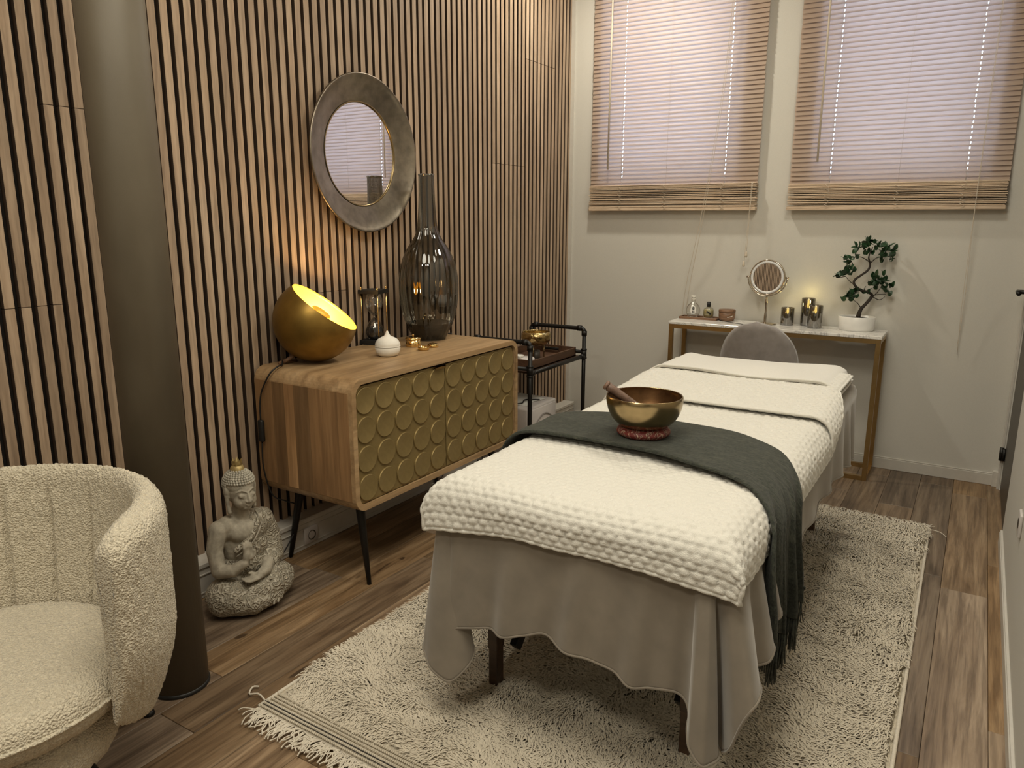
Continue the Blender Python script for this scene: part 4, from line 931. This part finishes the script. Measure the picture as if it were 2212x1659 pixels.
# b<0 part hangs over the foot end; slightly wavy lower hem comes from the fabric relief
pf,PP=drape(-.52,.52,(-.118,1.90),topz,.022,.0042,'popcorn_blanket',M['fleece'],fo,'',None,EL,ER,aL1,aR1,front=.0,puff=.006)
tag(pf,'white popcorn-textured fleece blanket spread along the massage table','blanket')
mod(pf,'SOLIDIFY',thickness=.009,offset=-1)
def rope(Pl,r=.0052,tw=.010):
    pts=[tuple(p) for p in Pl]; n=len(pts); return tube(pts,[r*(1+.22*math.sin(i*.0042*3/tw*2*PI/1.0)) for i in range(n)],7)
edge=np.concatenate([PP[::3,0][::-1],PP[0,::3],PP[::3,-1]]); 
part('braided_edge',rope(edge),M['fleece'],pf)
# folded-back end of the same blanket
def aR2(b): return ER+.008-.075+.075*PI/2+.035-.125*np.clip((b-1.15)/.35,0,1)
def aL2(b): return np.full(np.shape(b),EL-.075+.075*PI/2+.05)
ff,PF=drape(-.5,.5,(1.115,1.85),topz,.046,.0042,'folded_back_end',M['fleece'],fo,'',None,EL+.004,ER+.006,aL2,aR2,puff=.004)
ff.parent=pf; ff.location=(0,0,0); WL[ff]=Vector(fo)
mod(ff,'SOLIDIFY',thickness=.009,offset=-1)
part('braided_edge',rope(np.concatenate([PF[0,::3],PF[::3,-1]])),M['fleece'],ff)
# head towel
def topt(y): return topz(y)+.0
tw_,PT=drape(-.42,.42,(1.53,1.925),topt,.062,.006,'smooth_towel',M['towel'],fo,'',None,EL-.02,ER-.05,lambda b:np.full(np.shape(b),.425),lambda b:.390+.02*np.clip((b-1.5)/.3,0,1),H=0,puff=.014)
tag(tw_,'smooth white towel laid across the head end of the table','towel'); mod(tw_,'SOLIDIFY',thickness=.010,offset=-1)
part('hem',tube([tuple(p) for p in np.concatenate([PT[::-3,0],PT[0,::2],PT[::3,-1]])],.0045,8),M['towel'],tw_)
# ---- green throw: stations across the bed (s, x, z, y near, y far, fold amplitude)
GT=.0
ST=[(-1.262,.60,1.90,2.26,.010),(-1.255,.66,1.94,2.26,.004),(-1.225,.718,1.96,2.255,.001),(-1.17,.742,1.972,2.26,0),(-1.05,.748,1.98,2.30,0),(-.90,.750,1.98,2.32,0),(-.75,.750,1.965,2.315,0),(-.62,.748,1.93,2.30,0),(-.53,.746,1.905,2.265,0),(-.46,.741,1.865,2.22,.001),(-.415,.728,1.835,2.175,.002),(-.378,.700,1.80,2.125,.004),(-.358,.660,1.765,2.085,.007),(-.352,.60,1.735,2.06,.010),(-.348,.53,1.72,2.05,.014),(-.343,.46,1.715,2.045,.018),(-.340,.40,1.715,2.05,.019),(-.338,.345,1.72,2.05,.020)]
SG=cr(ST,150); NWG=90
Pg=[]
for i,(x_,z_,yn_,yf_,am) in enumerate(SG):
    w_=np.linspace(0,1,NWG); yy=yn_+(yf_-yn_)*w_
    hang=np.clip((x_+.40)/.06,0,1)
    fx=am*np.sin(w_*2*PI*3.1+.4)*(1) + am*.4*np.sin(w_*2*PI*7+1)
    # pleats: fabric bunches so bands come forward and go back
    yy=yy+am*1.1*np.cos(w_*2*PI*3.1+.4)
    zz=z_+ (.015*np.maximum(0,w_-.52)/.48*np.clip((.45-z_)/.2,0,1))+.03*(1-w_)*np.clip((.6-z_)/.25,0,1)*(1 if x_>-.5 else 0) + (.0 if x_>-.4 else 0)
    sag=.0015*np.sin(w_*11+i*.25)
    Pg.append(np.column_stack([x_+fx,yy,zz+sag*(1-hang)]))
Pg=np.array(Pg)
# rounded folded long edges
Pg[:,0,2]-=.006; Pg[:,-1,2]-=.004
o0=np.array([-.80,2.12,.74])
gt=link('green_throw',None,None,None) if False else None
I=np.arange(Pg.shape[0]*Pg.shape[1]).reshape(Pg.shape[:2]); q_=np.stack([I[:-1,:-1],I[1:,:-1],I[1:,1:],I[:-1,1:]],-1).reshape(-1,4)
gt=link('green_throw',fastmesh('green_throw',Pg.reshape(-1,3)-o0,q_),M['green'],None,tuple(o0)); tag(gt,'dark green woven throw across the table, fringed end hanging down','throw')
mod(gt,'SOLIDIFY',thickness=.007,offset=0)
r=random.Random(8); gs=[]
for k in range(150):
    w_=(k+.5)/150*(NWG-1); i0=int(w_); p=Vector(Pg[-1,i0]); L_=r.uniform(.075,.10)
    a=Vector((r.gauss(0,.004),r.gauss(0,.006),0))
    gs.append(tube([tuple(p+Vector((0,0,.006))),tuple(p+a*.4-Vector((0,0,L_*.4))),tuple(p+a-Vector((0,0,L_)))],[.0022,.0026,.0018],5))
tag(part('fringe',join(*gs),M['green'],gt),kind='stuff')
part('side_tassel',join(tube(cr([tuple(Pg[-1,-1]+[0,0,.05]),(-.325,2.085,.36),(-.322,2.09,.31)],8),.003,6),*[tube([(-.322,2.09,.315),(-.322+dx,2.09+dy,.275)],.0016,5) for dx,dy in ((.006,.012),(-.006,-.010),(0,.002))]),M['green'],gt)
# ---- singing bowl
bz=.753
bcx,bcy=-.824,2.098
ck=thing('ring_cushion','red patterned ring cushion under the brass bowl','cushion',(bcx,bcy,bz))
part('ring',xf(lathe([(.058+.024*math.cos(a),.016+.016*math.sin(a)) for a in np.linspace(0,2*PI,21)],56,(0,0,0),fn=lambda r,z,a:r*(1+.012*math.sin(7*a))),Matrix.Translation((bcx,bcy,bz))),M['brocade'],ck)
bw=thing('singing_bowl','brass singing bowl on a red ring cushion','bowl',(bcx,bcy,bz+.022)); Bc_=(bcx,bcy,bz+.022)
op=[(.0005,0),(.045,.002),(.072,.012),(.095,.032),(.108,.055),(.1145,.078),(.1165,.096),(.115,.104)]
ip=[(.111,.1045),(.1115,.096),(.109,.078),(.103,.056),(.090,.035),(.068,.017),(.042,.008),(.0005,.006)]
part('outside',lathe([tuple(p) for p in cr(op,36)]+[(.1135,.1055),(.111,.1045)],72,Bc_),M['brass'],bw)
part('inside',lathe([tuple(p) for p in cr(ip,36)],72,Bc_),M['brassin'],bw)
ma=thing('wooden_mallet','wooden mallet leaning inside the brass bowl','mallet',(bcx-.02,bcy,bz+.03))
m0=Vector((bcx+.045,bcy+.02,bz+.040)); m1=Vector((bcx-.120,bcy-.030,bz+.152)); dm=(m1-m0).normalized()
part('handle',tube([m0,m0+dm*.002,m0+(m1-m0)*.5,m1-dm*.030,m1-dm*.014,m1-dm*.0115],[.008,.0095,.0125,.0138,.0138,.011],24),M['malletwood'],ma)
part('head_end',tube([m1-dm*.0115,m1-dm*.010,m1-dm*.003,m1],[.0125,.0145,.0145,.010],24),M['malletwood'],ma)
# ================================================================== ARMCHAIR
AC=Vector((-1.81,.674,0))
ac=thing('tub_armchair','cream boucle tub armchair with channelled back in the near corner','armchair',tuple(AC))
th0,th1=math.radians(17),math.radians(223)
NS=400
ths=np.linspace(th0,th1,NS)
def shell():
    # closed cross-section: outer wall, rolled top, inner wall; height dips toward the arm fronts
    P=[]
    for th in ths:
        e=min(1,min(th-th0,th1-th)/math.radians(20)); e=max(e,0); k_=math.sqrt(max(0,1-(1-e)**2))   # rounded ends
        ztop=.765
        zlo=.190
        zlo=.190+.10*max(0,1-(th-th0)/math.radians(50))**1.2
        ro_top,ro_bot,ri=.388,.315,.298
        mid=(ro_top+ri)/2; row=[]
        seam=0
        dgr=math.degrees(th)
        e0=e; bk=min(1,max(0,(th-th0)/math.radians(70)-.25))*min(1,max(0,(th1-th)/math.radians(70)-.25)); bk=bk*bk*(3-2*bk)
        gro=1-(math.exp(-((((dgr-129+9)%18)-9)/.9)**2) if 105<dgr<200 else 0)   # channels every 22 degrees on the inner face
        # outer from bottom up
        for t in np.linspace(0,1,22):
            z=zlo+(ztop-.05-zlo)*t; ro=ro_bot+(ro_top-ro_bot)*math.sin(min(1,t*1.9)*PI/2)
            row.append((ro,z,0))
        arm=min(1,e0*1.0); rit=ri+.048*bk; cx_=(ro_top+rit)/2; rr_=(ro_top-rit)/2
        for a in np.linspace(0,PI,15)[1:-1]:
            row.append((cx_+rr_*math.cos(a),ztop-.05+.05*math.sin(a),.0))
        for t in np.linspace(1,0,22):
            z=zlo+.01+(ztop-.06-zlo)*t; g_=.012*(1-gro)*min(1,(1-t)*6+.3)
            row.append((ri+(rit-ri)*max(0,(z-.40)/(ztop-.45))**.8+g_+.006*math.sin(PI*t),z,0))
        row=[(mid+(r_-mid)*(.45+.55*k_) if True else r_,z_) for r_,z_,_ in row]
        row=[(r_, .43+(z_-.43)*(.84+.16*k_)) for r_,z_ in row]
        P.append([(AC.x+r_*math.cos(th),AC.y+r_*math.sin(th),z_) for r_,z_ in row])
    return np.array(P)
Psh=shell()
g=gridg(Psh,False,True); nn=Psh.shape[1]
g=(g[0],g[1]+[tuple(range(nn)),tuple((NS-1)*nn+k for k in range(nn-1,-1,-1))])
g=(g[0],[f[::-1] for f in g[1]])
shl=part('backrest_shell',g,M['boucle'],ac)
def ctex(name,kind,size,**k):
    t=bpy.data.textures.new(name,kind); 
    t.noise_scale=size
    for a,b in k.items(): setattr(t,a,b)
    return t
tb=ctex('boucle_relief','CLOUDS',.009,noise_depth=2)
def fuzz(o,sub,st):
    if sub: mod(o,'SUBSURF',levels=sub,render_levels=sub)
    d_=mod(o,'DISPLACE',strength=st,mid_level=.5,texture=tb,texture_coords='LOCAL')
fuzz(shl,1,.009)
# vertical seam on the arm front
def cushion(name,rx,z0,z1,bul,c,rnd=.05,front=.0):
    pr_=[(.0005,z1+bul)]+[(rx*q,z1+bul*(1-q**2)) for q in np.linspace(.1,.8,8)]
    n=10
    for k in range(n+1):
        a=PI/2-PI*k/n; pr_.append((rx-rnd+rnd*math.cos(a),(z0+z1)/2+(z1-z0)/2*math.sin(a)*1.0+ (bul*(1-.85**2) if k==0 else 0)*0))
    pr_.append((rx*.6,z0)); pr_.append((.0005,z0))
    dense=[]
    for a_,b_ in zip(pr_[:-1],pr_[1:]):
        m__=max(1,int(math.hypot(b_[0]-a_[0],b_[1]-a_[1])/.012))
        for k in range(m__): dense.append((a_[0]+(b_[0]-a_[0])*k/m__,a_[1]+(b_[1]-a_[1])*k/m__))
    dense.append(pr_[-1])
    o=part(name,(lambda g:(g[0],[f[::-1] for f in g[1]]))(lathe(dense,150,c)),M['boucle'],ac); return o
cu=cushion('seat_cushion',.308,.315,.425,.018,(AC.x+.006,AC.y-.010,0),.055); fuzz(cu,1,.009)
cu2=cushion('seat_base',.282,.165,.315,.0,(AC.x-.006,AC.y-.036,0),.06); fuzz(cu2,1,.009)
part('piping',tube([(AC.x+.006+.309*math.cos(a),AC.y-.010+.309*math.sin(a),.372) for a in np.linspace(0,2*PI,120)],.0045,6),M['boucle'],cu)
for a in (102,200,285,15):
    a=math.radians(a); c_,s_=math.cos(a),math.sin(a)
    part('leg',join(tube([(AC.x+.24*c_,AC.y+.24*s_,.20),(AC.x+.375*c_,AC.y+.375*s_,.045),(AC.x+.400*c_,AC.y+.400*s_,.012)],[.014,.011,.011],12),lathe([(.001,0),(.015,0),(.016,.006),(.012,.014),(.001,.016)],14,(AC.x+.403*c_,AC.y+.403*s_,0))),M['black'],ac)
# ================================================================== SEATED STATUE
SO=Vector((-2.185,1.655,0))
SM=Matrix.Translation(SO)@Matrix.Rotation(math.radians(80),4,'Z')@Matrix.Diagonal((.92,.96,.98,1))
stt=thing('seated_statue','weathered stone-coloured seated meditating statue on the floor by the column','statue',tuple(SO))
def ell(c,s,rot=(0,0,0),nu=20,nv=12):
    V=[];Fc=[]
    Mx=Matrix.Translation(c)@Euler(rot).to_matrix().to_4x4()@Matrix.Diagonal((*s,1))
    for j in range(nv+1):
        a=-PI/2+PI*j/nv
        for i in range(nu):
            b=2*PI*i/nu; V.append(tuple(Mx@Vector((math.cos(a)*math.cos(b),math.cos(a)*math.sin(b),math.sin(a)))))
    for j in range(nv):
        for i in range(nu):
            i2=(i+1)%nu; Fc.append((j*nu+i,j*nu+i2,(j+1)*nu+i2,(j+1)*nu+i))
    return V,Fc
def limb(pts,rs,n=14):
    """tapering limb closed by round ends"""
    gs=[tube([Vector(p) for p in pts],list(rs),n)]
    for p,r_ in ((pts[0],rs[0]),(pts[-1],rs[-1])): gs.append(ell(p,(r_,r_,r_),nu=14,nv=8))
    for p,r_ in zip(pts[1:-1],rs[1:-1]): gs.append(ell(p,(r_,r_,r_),nu=14,nv=8))
    return join(*gs)
def solid(name,gs,mat,vox,sm,parent=stt,disp=0):
    o=part(name,xf(join(*gs),SM),mat,parent)
    mod(o,'REMESH',mode='VOXEL',voxel_size=vox,use_smooth_shade=True); 
    if sm: mod(o,'SMOOTH',factor=.6,iterations=sm)
    return o
# body: chest, neck, bare right arm raised, left hand in the lap   (front = -y, figure's right = -x)
body=[ell((0,.010,.235),(.078,.060,.110)),ell((0,.008,.305),(.092,.055,.050)),ell((-.050,.012,.325),(.050,.045,.036)),ell((.050,.012,.325),(.050,.045,.036)),ell((0,-.030,.30),(.070,.030,.040)),
 limb([(0,.008,.335),(0,.004,.385)],[.036,.033]),
 limb([(-.094,.012,.318),(-.116,.010,.245),(-.118,-.012,.175)],[.036,.032,.028]),
 limb([(-.118,-.012,.172),(-.085,-.062,.178),(-.052,-.088,.205)],[.028,.024,.018]),
 ell((0,.02,.13),(.10,.07,.06))]
# raised hand: palm and separate fingers
body.append(ell((-.040,-.094,.232),(.020,.011,.027),(.1,.15,.1)))
for k,(fx,fl_) in enumerate(((-.055,.034),(-.044,.040),(-.033,.038),(-.023,.030))):
    body.append(limb([(fx+.004,-.094,.248),(fx+.002,-.097,.248+fl_*.55),(fx+.002,-.092,.248+fl_)],[.0066,.0060,.0048],10))
body.append(limb([(-.026,-.100,.222),(-.014,-.106,.236),(-.014,-.106,.250)],[.0080,.0068,.0052],10))
# left hand lying in the lap
body+= [limb([(.075,-.045,.165),(.040,-.085,.150),(.005,-.100,.146)],[.027,.023,.017]),ell((-.018,-.104,.143),(.030,.021,.011))]
for k in range(4): body.append(limb([(-.030,-.118+.011*k,.142),(-.050,-.117+.011*k,.141),(-.064,-.113+.010*k,.146)],[.0072,.0066,.0052],10))
body.append(limb([(-.008,-.092,.150),(-.026,-.090,.160),(-.038,-.092,.163)],[.0075,.0065,.005],10))
solid('body',body,M['stone'],.0036,4)
# robe: crossed legs, cloth over left shoulder and arm
robe=[ell((-.085,-.025,.072),(.092,.095,.068),(0,0,.35)),ell((.085,-.025,.072),(.092,.095,.068),(0,0,-.35)),ell((0,-.045,.070),(.130,.090,.062)),ell((0,.03,.06),(.15,.085,.06)),
 limb([(-.125,-.035,.062),(-.04,-.108,.052),(.06,-.100,.050)],[.056,.044,.036]),limb([(.130,-.030,.066),(.05,-.095,.085),(-.03,-.098,.090)],[.056,.044,.034]),
 limb([(.128,-.035,.078),(.07,-.07,.10)],[.058,.05]),ell((0,-.02,.035),(.165,.105,.034)),
 # torso cloth
 ell((.040,.010,.300),(.068,.062,.060)),ell((.018,.006,.235),(.082,.066,.075),(0,.35,0)),ell((.01,.010,.165),(.098,.072,.065)),ell((.066,.012,.322),(.042,.046,.038)),
 limb([(.096,.012,.315),(.120,.010,.245),(.116,-.02,.175)],[.041,.041,.040]),limb([(.118,-.010,.18),(.085,-.045,.160)],[.042,.034]),
 limb([(-.060,-.048,.245),(.0,-.062,.285),(.048,-.042,.338)],[.010,.010,.012],10)]
rb=solid('robe',robe,M['robe'],.0046,3)
tr_=ctex('robe_relief','VORONOI',.016); tr_.distance_metric='DISTANCE'
mod(rb,'DISPLACE',strength=.0035,mid_level=.3,texture=tr_,texture_coords='LOCAL')
for g_ in (tube(cr([(-.062,-.052,.238),(-.035,-.066,.262),(.0,-.066,.290),(.035,-.055,.320),(.052,-.040,.345),(.056,-.008,.362)],24),.0036,8),tube(cr([(-.060,-.050,.222),(-.03,-.068,.246),(.008,-.068,.272),(.042,-.056,.305),(.065,-.040,.335)],24),.0028,8),tube(cr([(.03,-.124,.128),(.075,-.110,.112),(.125,-.085,.092),(.165,-.045,.075)],24),.0035,8),tube(cr([(-.02,-.142,.028),(-.05,-.128,.066),(-.10,-.105,.10),(-.135,-.08,.118)],24),.0030,8),tube(cr([(.03,-.140,.03),(.05,-.128,.07),(.06,-.115,.105)],24),.0040,8),tube(cr([(.05,-.138,.03),(.07,-.124,.07),(.08,-.112,.10)],24),.0040,8)):
    part('robe_fold',xf(g_,SM),M['stone'],rb)
# head turned slightly down
HMx=Matrix.Translation((0,-.012,.0))
HS=1.13
def h(c): return (c[0]*HS,(c[1])*HS-.012,.385+(c[2]-.385)*HS)
def hell(c,s,rot=(0,0,0),**k): return ell(c,tuple(q*HS for q in s),rot,**k)
head=[hell(h((0,.006,.448)),(.045,.050,.056)),hell(h((0,-.012,.425)),(.038,.038,.042)),hell(h((0,-.030,.399)),(.018,.016,.013)),hell(h((-.022,-.022,.418)),(.018,.020,.022)),hell(h((.022,-.022,.418)),(.018,.020,.022)),
 limb([h((0,-.046,.447)),h((0,-.055,.424))],[.0048,.0078],10),hell(h((-.007,-.050,.422)),(.0055,.006,.0045)),hell(h((.007,-.050,.422)),(.0055,.006,.0045)),
 hell(h((-.018,-.038,.440)),(.0125,.0085,.0072),(0,.10,0)),hell(h((.018,-.038,.440)),(.0125,.0085,.0072),(0,-.10,0)),
 hell(h((0,-.046,.4115)),(.0125,.0065,.0030)),hell(h((0,-.045,.4065)),(.0100,.0070,.0038)),
 limb([h((-.033,-.027,.452)),h((-.019,-.041,.459)),h((-.006,-.045,.452))],[.0022,.0026,.0022],8),limb([h((.033,-.027,.452)),h((.019,-.041,.459)),h((.006,-.045,.452))],[.0022,.0026,.0022],8),
 limb([h((-.028,-.036,.4365)),h((-.018,-.0455,.4345)),h((-.009,-.044,.437))],[.0014,.0018,.0014],8),limb([h((.028,-.036,.4365)),h((.018,-.0455,.4345)),h((.009,-.044,.437))],[.0014,.0018,.0014],8)]
for s_ in (-1,1):
    head+=[limb([h((s_*.046,.004,.458)),h((s_*.051,.006,.440)),h((s_*.049,.004,.405)),h((s_*.046,.002,.382))],[.0075,.0085,.0070,.0085],10),hell(h((s_*.053,.008,.452)),(.006,.012,.016))]
solid('head',head,M['stone'],.0021,2)
cap=part('hair',xf(hell(h((0,.012,.470)),(.0505,.054,.046)),SM),M['hairstone'],stt)
gs=[]
for j in range(11):
    el=-.25+j*.155
    nrow=max(3,int(2*PI*math.cos(el)*.052/.0088))
    for i in range(nrow):
        a=2*PI*(i+.5*(j%2))/nrow; p=h((.0515*math.cos(el)*math.cos(a),.012+.055*math.cos(el)*math.sin(a),.470+.047*math.sin(el)))
        if math.sin(a)<-.2 and el<.12: continue
        gs.append(hell(p,(.0047,.0047,.0047),nu=8,nv=5))
tag(part('hair_curls',xf(join(*gs),SM),M['hairstone'],cap),'rows of round snail curls',kind='stuff')
tk_=part('topknot',xf(lathe([(.024,.0),(.027,.010),(.026,.022),(.020,.030),(.012,.033),(.001,.034)],20,h((0,.014,.503))),SM),M['goldleaf'],stt)
gs=[]
for k in range(7):
    a=2*PI*k/7; c_,s_=math.cos(a),math.sin(a); b0=h((0,.014,.527))
    P=np.array([[(b0[0]+c_*r_-s_*w_,b0[1]+s_*r_+c_*w_,b0[2]+z_) for w_ in (-ww,0,ww)] for r_,z_,ww in ((.012,0,.006),(.019,.008,.009),(.018,.018,.006),(.022,.025,.0008))])
    gs.append(gridg(P))
gs.append(lathe([(.010,.0),(.011,.012),(.005,.024),(.0008,.036)],12,h((0,.014,.527))))
part('lotus_tip',xf(join(*gs),SM),M['goldleaf'],tk_)
